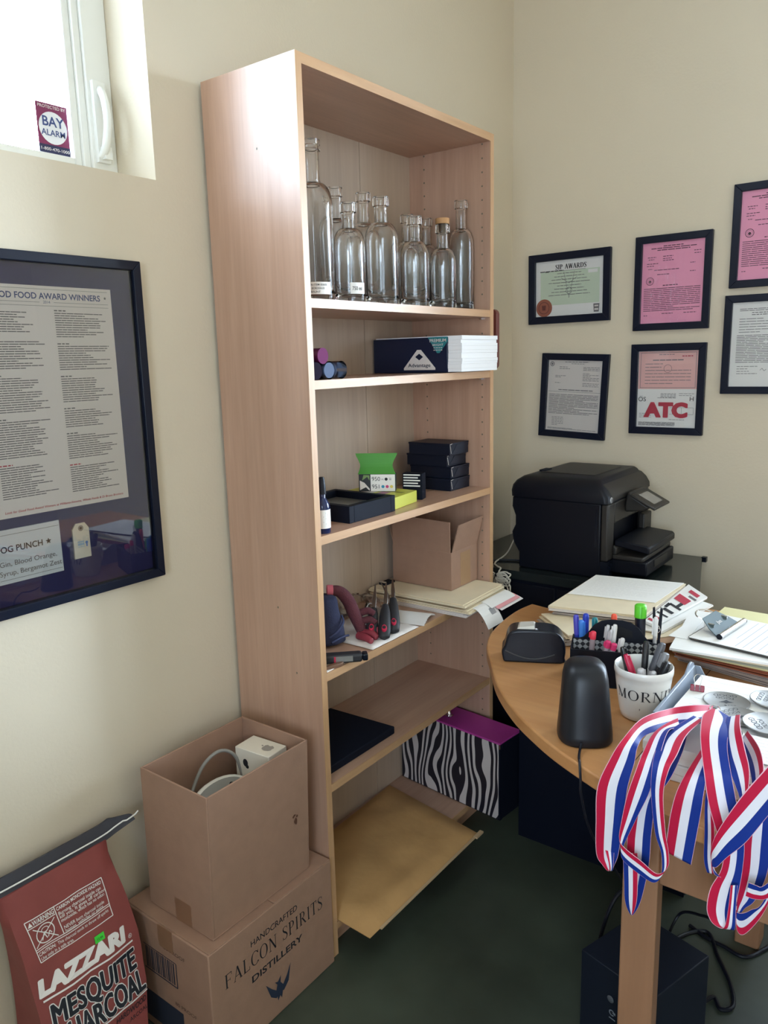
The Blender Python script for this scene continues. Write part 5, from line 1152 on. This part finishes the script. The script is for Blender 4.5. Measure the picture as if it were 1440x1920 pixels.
for s in (-1, 1):
    m = MB(); m.prism([(s*.002, 0), (s*.0065, 0), (s*.0085, .03), (s*.010, .075), (s*.0055, .077), (s*.0022, .04)], -.005, .005, 'y'); m.build('jaw', BLACK, o)
m = MB(); m.tube([(.004*math.cos(a*.5), -.0065, .036+.004*math.sin(a*.5)) for a in range(14)], .0009, 6); m.tube(spline([(.004, -.0065, .036), (.006, -.0065, .028), (-.002, -.0065, .02), (-.007, -.0065, .012)], 5), .0009, 6); m.build('spring', CHROME, o, smooth=True)
# mug
MC = Vector((.938, .184, DZ+.0004)); MH = .103
o = thing('white_mug', 'white mug with black capital letters holding pens on the desk', 'mug', MC)
MG = mat('white glazed ceramic', '#dbd9d4', .22)
MR = lambda z: .0385+.0145*min(1, (max(z, 0)/.09))**.7
out = [(0, .001), (.033, .0), (.037, .0012)]+[(MR(z), z) for z in (.003, .012, .022, .034, .046, .058, .068, .078, .088)]+[(.0541, .0895), (.0545, .095), (.0541, MH-.001), (.053, MH), (.0512, MH-.001)]+[(MR(z)-.0036, z) for z in (.085, .07, .055, .04, .025, .012)]+[(.033, .006), (0, .006)]
m = MB(); m.lathe(out, 48); m.build('cup', MG, o, smooth=True, ang=60)
m = MB(); ha = math.radians(72)
hp = [(.050, .084), (.066, .085), (.076, .074), (.078, .056), (.072, .038), (.058, .026), (.044, .024)]
m.tube(spline([(r*math.cos(ha), r*math.sin(ha), z) for r, z in hp], 6), .0062, 10); m.build('handle', MG, o, smooth=True)
m = MB(); va = math.atan2(-1.40, .455); X0 = -.060
serif_text(m, 'MORNING', .0205, -.0565, .047, .158, 0, 0, wrap=lambda X, Z: ((MR(Z)+.0007)*math.cos(va+X/.0505), (MR(Z)+.0007)*math.sin(va+X/.0505), Z)); m.build('lettering', INK, o)
m = MB(); m.poly([((MR(.03)+.0006)*math.cos(va-.1+.02*math.cos(k)), (MR(.03)+.0006)*math.sin(va-.1+.02*math.cos(k)), .03+.0022*math.sin(k)) for k in range(6)]); m.build('chip_mark', INKG, o)
GM = 'pens in the white mug'
def MP(a, r, z): return MC+Vector((r*math.cos(a), r*math.sin(a), z))
CHB = mat('black pen plastic', (.014, .014, .016), .25)
va_ = va
def mp2(x, y, z):   # x to the viewer's right, y away from the viewer
    rt = Vector((math.cos(va+pi/2), math.sin(va+pi/2), 0)); aw = Vector((-math.cos(va), -math.sin(va), 0)); return MC+rt*x*(.93)+aw*y*.93+Vector((0, 0, z*1.14))
pen('black click pen with chrome band, leftmost in the white mug', mp2(-.012, .0, .01), mp2(-.044, .012, .114), .0055, CHB, CHB, .4, group=GM)
pen('crimson pen beside the leftmost black pen in the white mug', mp2(.006, -.012, .01), mp2(-.037, .004, .104), .0056, WHP, mat('crimson pen', '#b81f45', .3), .6, group=GM)
pen('tall black marker standing at the back of the white mug', mp2(-.002, .012, .01), mp2(.003, .044, .118), .0064, CHB, CHB, .4, name='marker', cat='marker', group=GM)
pen('silver marker end at front middle of the white mug', mp2(.006, -.016, .01), mp2(-.006, -.024, .090), .0072, SLV, SLV, .4, name='marker', cat='marker', group=GM)
pen('short silver grey pen right of the middle silver marker in white mug', mp2(.006, -.01, .01), mp2(.020, -.026, .088), .0052, SLV, SLV, .3, group=GM)
pen('dark grey marker leaning far right over the mug rim', mp2(-.006, .016, .01), mp2(.036, .036, .120), .0068, WHP, mat('grey marker cap', '#55555a', .4), .45, name='marker', cat='marker', group=GM)
pen('black marker with silver end leaning right in the white mug', mp2(.006, .006, .01), mp2(.042, .012, .110), .0074, CHB, mat('silver grey cap', '#77777a', .35), .25, name='marker', cat='marker', group=GM)
pen('black pen with grey clip resting on right rim of the white mug', mp2(.006, -.014, .01), mp2(.046, -.006, .100), .0068, CHB, CHB, .5, group=GM)
RIBBONS = [
    ('ribbon farthest left, draped off the white box corner', [
        ((1.0753, 0.1482, 0.812), (1.0843, 0.0796, 0.812)),
        ((1.0517, 0.1067, 0.822), (1.0717, 0.0235, 0.822)),
        ((1.0213, 0.0812, 0.818), (1.0432, 0.0047, 0.818)),
        ((1.0188, -0.06, 0.8565), (1.0258, -0.06, 0.8291)),
        ((1.011, -0.125, 0.8462), (1.0344, -0.125, 0.8399)),
        ((0.9975, -0.138, 0.8167), (1.0348, -0.138, 0.8195)),
        ((0.9805, -0.145, 0.7647), (1.0282, -0.145, 0.7781)),
        ((0.9804, -0.147, 0.7058), (1.0236, -0.147, 0.7173)),
        ((0.9828, -0.147, 0.6506), (1.0187, -0.147, 0.6649)),
        ((0.995, -0.15, 0.6364), (1.0137, -0.15, 0.6441)),
        ((1.0046, -0.152, 0.6313), (1.0113, -0.152, 0.635)),
        ((1.0078, -0.157, 0.6458), (1.0146, -0.157, 0.6458)),
        ((0.9897, -0.14, 0.6776), (1.0087, -0.14, 0.6802)),
        ((0.9846, -0.136, 0.7387), (1.0033, -0.136, 0.7453)),
    ]),
    ('ribbon hanging as an open loop in front of the desk leg', [
        ((1.0557, 0.0944, 0.812), (1.077, 0.0747, 0.812)),
        ((1.0392, 0.0343, 0.82), (1.0586, 0.0103, 0.82)),
        ((1.0343, -0.05, 0.831), (1.0574, -0.05, 0.8412)),
        ((1.0437, -0.13, 0.8344), (1.0697, -0.13, 0.8406)),
        ((1.0401, -0.152, 0.8101), (1.07, -0.152, 0.8181)),
        ((1.0322, -0.158, 0.7753), (1.0639, -0.158, 0.7862)),
        ((1.0262, -0.16, 0.7341), (1.0502, -0.16, 0.7474)),
        ((1.0239, -0.162, 0.701), (1.0302, -0.162, 0.6872)),
        ((1.0348, -0.166, 0.6912), (1.0323, -0.166, 0.6703)),
        ((1.061, -0.17, 0.6825), (1.0603, -0.17, 0.6589)),
        ((1.0858, -0.172, 0.6726), (1.0818, -0.172, 0.6558)),
        ((1.1006, -0.172, 0.6893), (1.092, -0.172, 0.6734)),
        ((1.1005, -0.17, 0.7107), (1.0899, -0.17, 0.7065)),
        ((1.0939, -0.168, 0.7417), (1.0787, -0.168, 0.7359)),
        ((1.0871, -0.164, 0.7972), (1.0696, -0.164, 0.7911)),
        ((1.0913, -0.158, 0.8338), (1.067, -0.158, 0.8259)),
        ((1.0943, -0.13, 0.8473), (1.0619, -0.13, 0.8399)),
        ((1.0852, -0.05, 0.842), (1.0495, -0.05, 0.8316)),
        ((1.0821, 0.0535, 0.824), (1.0646, 0.0607, 0.824)),
    ]),
    ('ribbon behind the open loop, its tip lowest over the desk leg', [
        ((1.0412, 0.0297, 0.807), (1.0608, 0.0523, 0.807)),
        ((1.0524, -0.04, 0.8079), (1.0788, -0.04, 0.8113)),
        ((1.0579, -0.128, 0.8046), (1.0877, -0.128, 0.8099)),
        ((1.0362, -0.135, 0.7562), (1.0697, -0.135, 0.7679)),
        ((1.0285, -0.138, 0.7005), (1.0649, -0.138, 0.7144)),
        ((1.0279, -0.138, 0.6448), (1.0632, -0.138, 0.6575)),
        ((1.0282, -0.138, 0.5884), (1.0542, -0.138, 0.5952)),
        ((1.0346, -0.139, 0.5653), (1.0447, -0.139, 0.5661)),
        ((1.0428, -0.143, 0.5659), (1.0394, -0.143, 0.5644)),
        ((1.0498, -0.147, 0.5943), (1.0316, -0.147, 0.5861)),
        ((1.0501, -0.147, 0.6316), (1.0286, -0.147, 0.6224)),
        ((1.0477, -0.145, 0.6753), (1.0247, -0.145, 0.6661)),
    ]),
    ('short ribbon with square cut end hanging before the desk apron', [
        ((1.096, 0.0175, 0.807), (1.1186, 0.003, 0.807)),
        ((1.1054, -0.05, 0.821), (1.1238, -0.05, 0.8159)),
        ((1.1085, -0.128, 0.8244), (1.1367, -0.128, 0.8301)),
        ((1.1005, -0.148, 0.7981), (1.1387, -0.148, 0.8094)),
        ((1.0949, -0.152, 0.7637), (1.1371, -0.152, 0.7773)),
        ((1.0924, -0.154, 0.7291), (1.1326, -0.154, 0.7316)),
        ((1.0908, -0.155, 0.7018), (1.1287, -0.155, 0.6943)),
    ]),
    ('wide central ribbon falling from the medal ring', [
        ((1.0787, 0.1274, 0.815), (1.094, 0.1226, 0.815)),
        ((1.0787, 0.0651, 0.828), (1.1266, 0.0691, 0.828)),
        ((1.1044, -0.05, 0.8564), (1.1458, -0.05, 0.8629)),
        ((1.1189, -0.1, 0.8542), (1.1557, -0.1, 0.8619)),
        ((1.1376, -0.15, 0.8408), (1.1741, -0.15, 0.8486)),
        ((1.1494, -0.166, 0.8073), (1.1865, -0.166, 0.8179)),
        ((1.1622, -0.17, 0.7728), (1.1962, -0.17, 0.7848)),
        ((1.1739, -0.172, 0.7495), (1.2009, -0.172, 0.7601)),
        ((1.1734, -0.174, 0.7172), (1.2007, -0.174, 0.7252)),
        ((1.1615, -0.176, 0.6838), (1.1987, -0.176, 0.6975)),
        ((1.1585, -0.178, 0.6539), (1.1954, -0.178, 0.6672)),
        ((1.1635, -0.18, 0.6386), (1.1956, -0.18, 0.6484)),
        ((1.1734, -0.184, 0.6338), (1.197, -0.184, 0.6391)),
        ((1.1862, -0.192, 0.6435), (1.2003, -0.192, 0.6502)),
        ((1.1894, -0.19, 0.6756), (1.1988, -0.19, 0.6798)),
        ((1.1891, -0.184, 0.7049), (1.1978, -0.184, 0.7086)),
    ]),
    ('ribbon crossing diagonally over the others from the right edge', [
        ((1.2422, -0.195, 0.9344), (1.247, -0.195, 0.8631)),
        ((1.2265, -0.2, 0.9037), (1.231, -0.2, 0.8342)),
        ((1.2022, -0.205, 0.8602), (1.2078, -0.205, 0.7894)),
        ((1.1819, -0.206, 0.8163), (1.1865, -0.206, 0.7593)),
        ((1.1702, -0.204, 0.7854), (1.1742, -0.204, 0.7385)),
        ((1.1645, -0.198, 0.7605), (1.1674, -0.198, 0.7322)),
        ((1.1629, -0.19, 0.7389), (1.169, -0.19, 0.7166)),
        ((1.1677, -0.184, 0.7124), (1.1762, -0.184, 0.7118)),
    ]),
    ('ribbon folding right beside the ring, turned edge on', [
        ((1.1287, 0.1038, 0.826), (1.1123, 0.0807, 0.826)),
        ((1.1617, -0.055, 0.8799), (1.1389, -0.055, 0.8579)),
        ((1.18, -0.11, 0.8769), (1.1557, -0.11, 0.853)),
        ((1.1956, -0.15, 0.8675), (1.1741, -0.15, 0.8486)),
        ((1.2012, -0.175, 0.8537), (1.1895, -0.175, 0.8378)),
        ((1.1998, -0.185, 0.837), (1.1958, -0.185, 0.8254)),
        ((1.1972, -0.186, 0.8066), (1.1936, -0.186, 0.7989)),
    ]),
    ('pale ribbon end lying right of the ring near the right edge', [
        ((1.1505, 0.0589, 0.822), (1.1487, 0.0102, 0.822)),
        ((1.1904, -0.06, 0.8564), (1.1745, -0.06, 0.8319)),
        ((1.2083, -0.12, 0.8576), (1.1927, -0.12, 0.8428)),
        ((1.2133, -0.155, 0.848), (1.2035, -0.155, 0.8343)),
        ((1.2154, -0.165, 0.826), (1.2081, -0.165, 0.8154)),
    ]),
    ('straight ribbon hanging at right edge under the diagonal one', [
        ((1.1937, -0.15, 0.843), (1.2308, -0.15, 0.8475)),
        ((1.195, -0.156, 0.798), (1.2307, -0.156, 0.807)),
        ((1.1944, -0.158, 0.7579), (1.231, -0.158, 0.7681)),
        ((1.1959, -0.16, 0.7182), (1.2289, -0.16, 0.7237)),
        ((1.1949, -0.162, 0.6838), (1.2172, -0.162, 0.6802)),
        ((1.1939, -0.164, 0.6609), (1.205, -0.164, 0.6625)),
        ((1.1947, -0.166, 0.6438), (1.1968, -0.166, 0.6431)),
    ]),
    ('lowest ribbon loop at the bottom right edge', [
        ((1.2543, -0.19, 0.7406), (1.2474, -0.19, 0.7495)),
        ((1.2371, -0.19, 0.71), (1.2296, -0.19, 0.7244)),
        ((1.2208, -0.188, 0.6999), (1.2215, -0.188, 0.7213)),
        ((1.2091, -0.186, 0.6983), (1.2118, -0.186, 0.72)),
    ]),
    ('ribbon swinging up to the right edge below the straight one', [
        ((1.2532, -0.172, 0.7571), (1.2448, -0.172, 0.7576)),
        ((1.239, -0.17, 0.7015), (1.2279, -0.17, 0.6867)),
        ((1.2259, -0.168, 0.6596), (1.2138, -0.168, 0.6674)),
        ((1.2081, -0.168, 0.6259), (1.2034, -0.168, 0.6576)),
        ((1.1986, -0.17, 0.6287), (1.1954, -0.17, 0.6587)),
        ((1.1961, -0.172, 0.6544), (1.1963, -0.172, 0.6755)),
    ]),
    ('dark blue side of a ribbon hanging behind the central one', [
        ((1.1503, -0.128, 0.8345), (1.1396, -0.128, 0.831)),
        ((1.1503, -0.14, 0.7985), (1.1388, -0.14, 0.7945)),
        ((1.1548, -0.142, 0.7506), (1.1412, -0.142, 0.7454)),
        ((1.1571, -0.142, 0.7087), (1.1427, -0.142, 0.7012)),
        ((1.1585, -0.142, 0.6834), (1.1482, -0.142, 0.6825)),
    ]),
]
# ------------------------------------------------------------------ paper piles
def quad_sheet(name, label, cat, pts, z, th, mt, group=None, layers=1, jit=.003, seed=0, lines=None, wav=0):
    cx = sum(p[0] for p in pts)/4; cy = sum(p[1] for p in pts)/4; rd = random.Random(seed)
    o = thing(name, label, cat, (cx, cy, z), 0, group); m = MB()
    for k in range(layers):
        jx, jy = rd.uniform(-jit, jit), rd.uniform(-jit, jit); q = [(x-cx+jx, y-cy+jy) for x, y in pts]
        m.prism(q, th*k/layers, th*(k+1)/layers-.0002)
    m.build('sheets', mt, o)
    if lines:
        n, s0, s1, mt2 = lines; m = MB(); q = [Vector((x-cx, y-cy, th+.0003)) for x, y in pts]; a, b, c_, d = q
        for k in range(n):
            t = s0+(s1-s0)*k/max(1, n-1); p, e = d.lerp(a, t), c_.lerp(b, t); u0 = .08; u1 = .55+.37*rd.random(); wv_ = (a-d)*(.0035)
            while u0 < u1:
                w_ = rd.uniform(.03, .1); m.quad(p.lerp(e, u0), p.lerp(e, min(u1, u0+w_)), p.lerp(e, min(u1, u0+w_))+wv_, p.lerp(e, u0)+wv_); u0 += w_+.012
        m.build('printed_text', mt2, o)
    return o
GREYP = mat('grey brown paper edges', '#a59a94', .85, var=.1, vscale=40); BRNF = mat('rust brown folder', '#8a4a30', .7, var=.1, vscale=20); YELF = mat('pale yellow folder', '#ddd5a0', .75); OLV = mat('grey green folder', '#a9ab98', .75)
z = DZ+.0005
low = [(.545, .545), (.668, .435), (.872, .66), (.737, .776)]
def off(pts, dx, dy): return [(x+dx, y+dy) for x, y in pts]
GL = 'left folder pile on the desk'
quad_sheet('file_folder', 'grey edged paper bundle at the bottom of the left pile on the desk', 'papers', low, z, .015, GREYP, GL, 5, .004, 1); z += .0155
quad_sheet('file_folder', 'manila folder with corner pointing left under the upright pile on the desk', 'folder', off(low, .004, .004), z, .014, CREAM, GL, 4, .004, 2); z += .0145
up = [(.566, .552), (.793, .600), (.80, .93), (.558, .885)]
quad_sheet('file_folder', 'grey paper bundle in lower part of the upright left pile', 'papers', off(up, .012, .006), z, .010, GREYP, GL, 4, .005, 3); z += .0105
quad_sheet('file_folder', 'white paper bundle in middle of the upright left pile', 'papers', off(up, .004, .003), z, .006, PAPERG, GL, 3, .004, 4); z += .0065
quad_sheet('file_folder', 'upper manila folder of the left pile directly under the loose letter', 'folder', up, z, .006, CREAM, GL, 2, .002, 5); z += .0065
ztop = z
quad_sheet('printed_letter', 'loose white printed letter on top of the left folder pile', 'paper', [(.568, .672), (.787, .716), (.797, .93), (.562, .882)], z, .0015, PAPER, None, 1, 0, 6, (16, .1, .92, mat('pale grey print', '#b3b1ad', .8)))
# magazine and white papers sticking out on the right
o = quad_sheet('magazine', 'white magazine with black letters and crimson pictures sticking out of the left pile', 'magazine', [(.806, .578), (.838, .560), (.880, .85), (.806, .94)], DZ+.045, .006, PAPER, None, 2, .001, 7)
m = MB(); D = .0064
a, b, c_, d = [Vector((x-.8325, y-.732, D)) for x, y in [(.806, .578), (.838, .560), (.880, .85), (.806, .94)]]
def MQ(u0, v0, u1, v1, mi): m.quad(*[a.lerp(b, u).lerp(d.lerp(c_, u), v) for u, v in ((u0, v0), (u1, v0), (u1, v1), (u0, v1))], mi)
for u0, v0, u1, v1, mi in ((.1, .04, .6, .08, 1), (.3, .10, .7, .16, 1), (.1, .22, .95, .25, 0), (.2, .32, .9, .37, 0), (.1, .38, .3, .48, 0), (.2, .46, .95, .50, 0), (.55, .50, .75, .60, 0), (.1, .60, .8, .74, 1), (.5, .78, .9, .82, 2), (.3, .86, .8, .93, 1)): MQ(u0, v0, u1, v1, mi)
m.build('cover_print', [INK, INKR, INKG], o)
quad_sheet('white_papers', 'white papers fanned out to the right below the magazine', 'paper', [(.80, .54), (.86, .545), (.905, .82), (.83, .86)], DZ+.036, .006, PAPER, None, 3, .004, 8)
quad_sheet('manila_envelope', 'cream envelope lying between the left and right piles', 'envelope', [(.83, .49), (.895, .575), (.925, .76), (.80, .64)], DZ+.0325, .002, CREAM, None, 1, 0, 9)
quad_sheet('brown_folder', 'brown folder corner between the left pile and the clipboard pile', 'folder', [(.855, .475), (.905, .535), (.93, .70), (.84, .60)], DZ+.0305, .0015, mat('tan folder', '#b08d72', .8), None, 1, 0, 10)
# right pile
z = DZ+.0005
def rp_(t):
    c0 = Vector((.909, .495)).lerp(Vector((.917, .408)), t); a = math.radians(-13.5+20.5*t); u = Vector((math.cos(a), math.sin(a)))*.42; v = Vector((-math.sin(a), math.cos(a)))*.285
    return [tuple(c0), tuple(c0+u), tuple(c0+u+v), tuple(c0+v)]
GR = 'folders of the right pile'
for k, (th, mt, n, t_, nm, lb) in enumerate([
    (.011, GREYP, 4, .0, 'file_folder', 'lowest grey paper bundle of the right pile on the desk'),
    (.012, GREYP, 4, .15, 'file_folder', 'second grey paper bundle from the desk in the right pile'),
    (.012, BRNF, 4, .35, 'file_folder', 'rust brown folders in the middle of the right pile'),
    (.005, YELF, 1, .55, 'file_folder', 'pale yellow folder above the rust brown ones in the right pile'),
    (.007, OLV, 2, .7, 'file_folder', 'grey green folder in the upper part of the right pile'),
    (.006, CREAM, 2, .85, 'file_folder', 'manila folder near the top of the right pile'),
    (.005, PAPER, 1, 1.0, 'file_folder', 'white papers under the clipboard on top of the right pile')]):
    o = quad_sheet(nm, lb, 'folder', rp_(t_), z, th, mt, GR, n, .0035, 20+k); z += th+.0004
    if k == 0:
        m = MB(); m.tube(spline([(-.02, -.145, .006), (.0, -.152, .007), (.02, -.155, .005), (.04, -.161, .007), (.06, -.166, .006)], 5), .0018, 6); m.build('paper_clips', BLACK, o, smooth=True)
zr = z
quad_sheet('white_letter', 'white letter leaning left of the clipboard over the right pile edge', 'paper', [(.893, .474), (.935, .474), (.925, .69), (.905, .62)], zr, .0012, PAPER)
quad_sheet('manila_sheet', 'cream sheet sticking out behind the clipboard', 'paper', [(.94, .66), (1.30, .56), (1.32, .74), (.945, .748)], zr, .0015, YELF)
o = thing('clipboard', 'clipboard with steel clip and lined white page on the right pile', 'clipboard', (.934, .474, zr+.0018), math.radians(-8))
m = MB(); m.prism([(0, .01), (.01, 0), (.40, 0), (.40, .205), (.01, .205), (0, .195)], 0, .003); m.build('board', mat('dark brown board', (.03, .024, .02), .5), o, bevel=.0008)
m = MB(); m.prism([(.004, .004), (.395, .003), (.395, .202), (.004, .200)], .0032, .0045); m.build('page', PAPER, o)
m = MB()
for k in range(13):
    x = .10+k*.0155; m.quad((x, .012, .0048), (x+.0014, .012, .0048), (x+.0014, .195, .0048), (x, .195, .0048))
m.quad((.085, .06, .0048), (.0862, .06, .0048), (.0862, .19, .0048), (.085, .19, .0048)); m.build('ruled_lines', mat('ruled line grey', '#aeb3c0', .8), o)
m = MB(); m.prism([(.030, .046), (.058, .036), (.058, .164), (.030, .154), (.006, .138), (.006, .066)], .016, .0185)
for v in m.bm.verts:
    v.co.z += (.034-v.co.x)*.55-.002
m.build('clip_plate', mat('blued steel', (.065, .095, .10), .55, 0, .25), o, bevel=.001)
m = MB(); m.tube([(.060, .030, .0105), (.060, .170, .0105)], .0062, 14); m.build('clip_roll', CHROME, o, smooth=True)
m = MB()
for y in (.030, .170): m.tube([(.060, y-.001, .0105), (.060, y+.001, .0105)], .0064, 14)
m.build('roll_caps', BLACK, o, smooth=True)
m = MB(); m.tube([(.024, .06, .013), (.024, .14, .013)], .006, 12); m.box(.012, .062, .0045, .034, .066, .024); m.box(.012, .134, .0045, .034, .138, .024); m.build('clip_spring', CHROME, o, smooth=True)
m = MB(); m.tube(spline([(.004, .07, .028), (-.012, .075, .032), (-.022, .102, .034), (-.012, .128, .032), (.004, .133, .028)], 6), .0016, 6); m.build('wire_loop', CHROME, o, smooth=True)
m = MB(); m.M = TR(.034, .10, .0185) @ Matrix.Rotation(pi/2, 4, 'Z') @ Matrix.Rotation(-pi/2+.5, 4, 'X'); m.text('jbos', .013, (0, 0), mi=0); m.build('clip_mark', PAPERG, o)
# ------------------------------------------------------------------ letter tray, boxes, medals
o = thing('letter_tray', 'grey plastic letter tray holding papers on the desk beside the mug', 'tray', (.984, .100, DZ+.0006))
TRG = mat('grey translucent plastic', '#8d96a4', .3)
m = MB(); w, d = .27, .245
m.box(.014, .0, 0, w, d, .003)
m.hexa([(.014, 0, .0), (.020, 0, .0), (.020, d, .0), (.014, d, .0), (.0, 0, .052), (.006, 0, .052), (.006, d, .058), (.0, d, .058)]); m.prism([(.185, .055), (d, .055), (d-.004, .064), (.225, .071), (.212, .070)], .0, .004, 'x')
m.prism([(0, .0), (0, .04), (.02, .046), (.20, .05), (.225, .066), (.236, .067), (d, .05), (d, 0)], w-.0028, w, 'x')
m.hexa([(.014, d-.003, 0), (.05, d-.003, 0), (.05, d, 0), (.014, d, 0), (.0, d-.003, .058), (.016, d-.003, .058), (.016, d, .058), (.0, d, .058)]); m.box(.05, d-.003, .003, w-.03, d, .02)
m.build('tray_body', TRG, o, bevel=.0008)
quad_sheet('white_papers', 'thick stack of white papers lying in the grey letter tray', 'papers', [(1.006, .104), (1.248, .104), (1.245, .335), (1.007, .325)], DZ+.0040, .044, PAPER, None, 9, .0022, 30, (6, .1, .8, mat('pale grey print', '#b3b1ad', .8)))
zp = DZ+.0485
o = thing('binder_clip', 'crimson binder clip with wire handles clipped to papers in the tray', 'clip', (1.0215, .247, zp), math.radians(10))
CRM = mat('crimson enamel', '#8e1832', .3)
m = MB(); m.prism([(-.013, .0), (.0, .014), (.0022, .014), (-.011, .0)], -.0, .001, 'y') if False else None
m.hexa([(-.0125, -.008, 0), (.0125, -.008, 0), (.0125, .010, 0), (-.0125, .010, 0), (-.0125, -.004, .011), (.0125, -.004, .011), (.0125, -.001, .011), (-.0125, -.001, .011)]); m.build('clip_body', CRM, o, bevel=.001)
m = MB()
for s in (-1, 1): m.tube(spline([(s*.0045, -.008, .002), (s*.0045, -.006, .012), (s*.007, -.001, .024), (s*.004, .003, .029), (0, .004, .0305)], 5), .0007, 6)
m.build('wire_handle', CHROME, o, smooth=True)
WB = mat('white gift card', '#d8d5d2', .6)
for k in range(2):
    o = thing('white_box', ['lower of the two flat white boxes under the ribbons at the desk edge', 'upper of the two flat white boxes under the ribbons at the desk edge'][k], 'box', (1.006+.003*k, -.024+.002*k, DZ+.0006+k*.0288), math.radians(1.5*k), 'white boxes under the ribbons')
    m = MB(); m.box(0, 0, 0, .30, .112, .028); m.build('box_base', WB, o, bevel=.0012)
    m = MB(); m.box(-.0008, -.0008, .013, .3008, .1128, .0284); m.build('lid', WB, o, bevel=.001)
zb = DZ+.0592
medal_lbl = ['largest silver medal disc with a swallow mark lying nearest the binder clip', 'silver medal disc lying under the ribbon ring at centre of the tray', 'silver medal disc beside the right edge, farthest back',
             'silver medal disc at the right edge nearest the viewer', 'small silver medal disc showing right of the folded ribbon']
for k, (x, y, r) in enumerate([(1.080, .222, .040), (1.112, .164, .038), (1.150, .262, .038), (1.166, .150, .042), (1.118, .076, .022)]):
    o = thing('silver_medal', medal_lbl[k], 'medal', (x, y, (zp+.0005+.0029*k) if k < 4 else zb+.0008), math.radians(200+35*k), 'silver medals on the tray papers')
    m = MB(); m.lathe([(0, 0), (r, 0), (r+.0006, .0008), (r+.0006, .0018), (r, .0025), (r-.002, .0025), (r-.0025, .0022), (0, .0022)], 40); m.build('disc', SILVER, o, smooth=True)
    m = MB(); m.M = Matrix(((1, 0, 0, 0), (0, 0, -1, 0), (0, 1, 0, .0024), (0, 0, 0, 1))) @ Matrix.Identity(4)
    m.M = TR(0, 0, .00245) @ Matrix.Rotation(-pi/2, 4, 'X')
    s_ = r/.039
    m.text('GOOD', .013*s_, (0, -.026*s_), mi=0); m.text('FOOD', .011*s_, (.002, -.014*s_), mi=0); m.text('2014', .010*s_, (-.004, .018*s_), mi=0)
    m.inkpoly([(-.012*s_, .006*s_), (-.004*s_, .003*s_), (0, -.003*s_), (.005*s_, .003*s_), (.014*s_, .009*s_), (.006*s_, .009*s_), (.002*s_, .013*s_), (-.002*s_, .009*s_)], 0, 0)
    m.build('engraving', INK, o)
o = thing('metal_ring', 'small steel ring joining the ribbons above the white boxes', 'ring', (1.083, .128, zb+.0125), rot=(.5, .3, 0))
m = MB(); m.tube([(.009*math.cos(k*pi/10), .009*math.sin(k*pi/10), 0) for k in range(20)], .0011, 6, closed=True); m.build('ring', CHROME, o, smooth=True)
quad_sheet('printed_card', 'white card with small black print at right edge under the medals', 'card', [(1.135, .0), (1.30, .0), (1.30, .085), (1.135, .085)], zb+.0006, .0012, PAPER, None, 1, 0, 33, (7, .1, .9, INKG))
# ------------------------------------------------------------------ striped ribbons
RBR = mat('ribbon red satin', '#b8123c', .55, spec=.3); RBW = mat('ribbon white satin', '#dfdde6', .55, spec=.3); RBB = mat('ribbon blue satin', '#0b2d84', .55, spec=.3); RBE = mat('ribbon pink edge', '#d9a9b8', .6)
for lbl, rows in RIBBONS:
    A = spline([r[0] for r in rows], 6); B = spline([r[1] for r in rows], 6)
    base = A[0].copy()
    o = thing('medal_ribbon', 'striped '+lbl, 'ribbon', base, 0, 'striped medal ribbons at the desk edge')
    m = MB(); fr = (0, .03, .345, .655, .985, 1); mi = (3, 0, 1, 2, 3)
    cols = []
    for a, b in zip(A, B):
        cols.append([m.v(a.lerp(b, f)-base) for f in fr])
    for p, q in zip(cols, cols[1:]):
        for k in range(5): m.f([p[k], p[k+1], q[k+1], q[k]], mi[k])
    m.build('ribbon', [RBR, RBW, RBB, RBE], o, smooth=True, solid=.0007, ang=180, normals=False)
# ------------------------------------------------------------------ marks on the left wall
def wall_mark(label, y, z, pts, mt):
    o = thing('wall_chip' if mt is SC else 'wall_scuff', label, 'mark', (XL+.0006, y, z), pi/2)
    m = MB(); m.prism(pts, -.0008, 0, 'y'); m.build('mark', mt, o)
# put each thing's origin at its own base
for nm, d in (('charcoal_bag', (.09, -.54, 0)), ('price_sticker', (.09, -.49, .3)), ('curved_desk', (1.0, .35, 0)), ('black_cabinet', (.4, 1.2, 0))):
    e = bpy.data.objects[nm]; d = Vector(d); e.location += d
    for ch in e.children: ch.location -= d
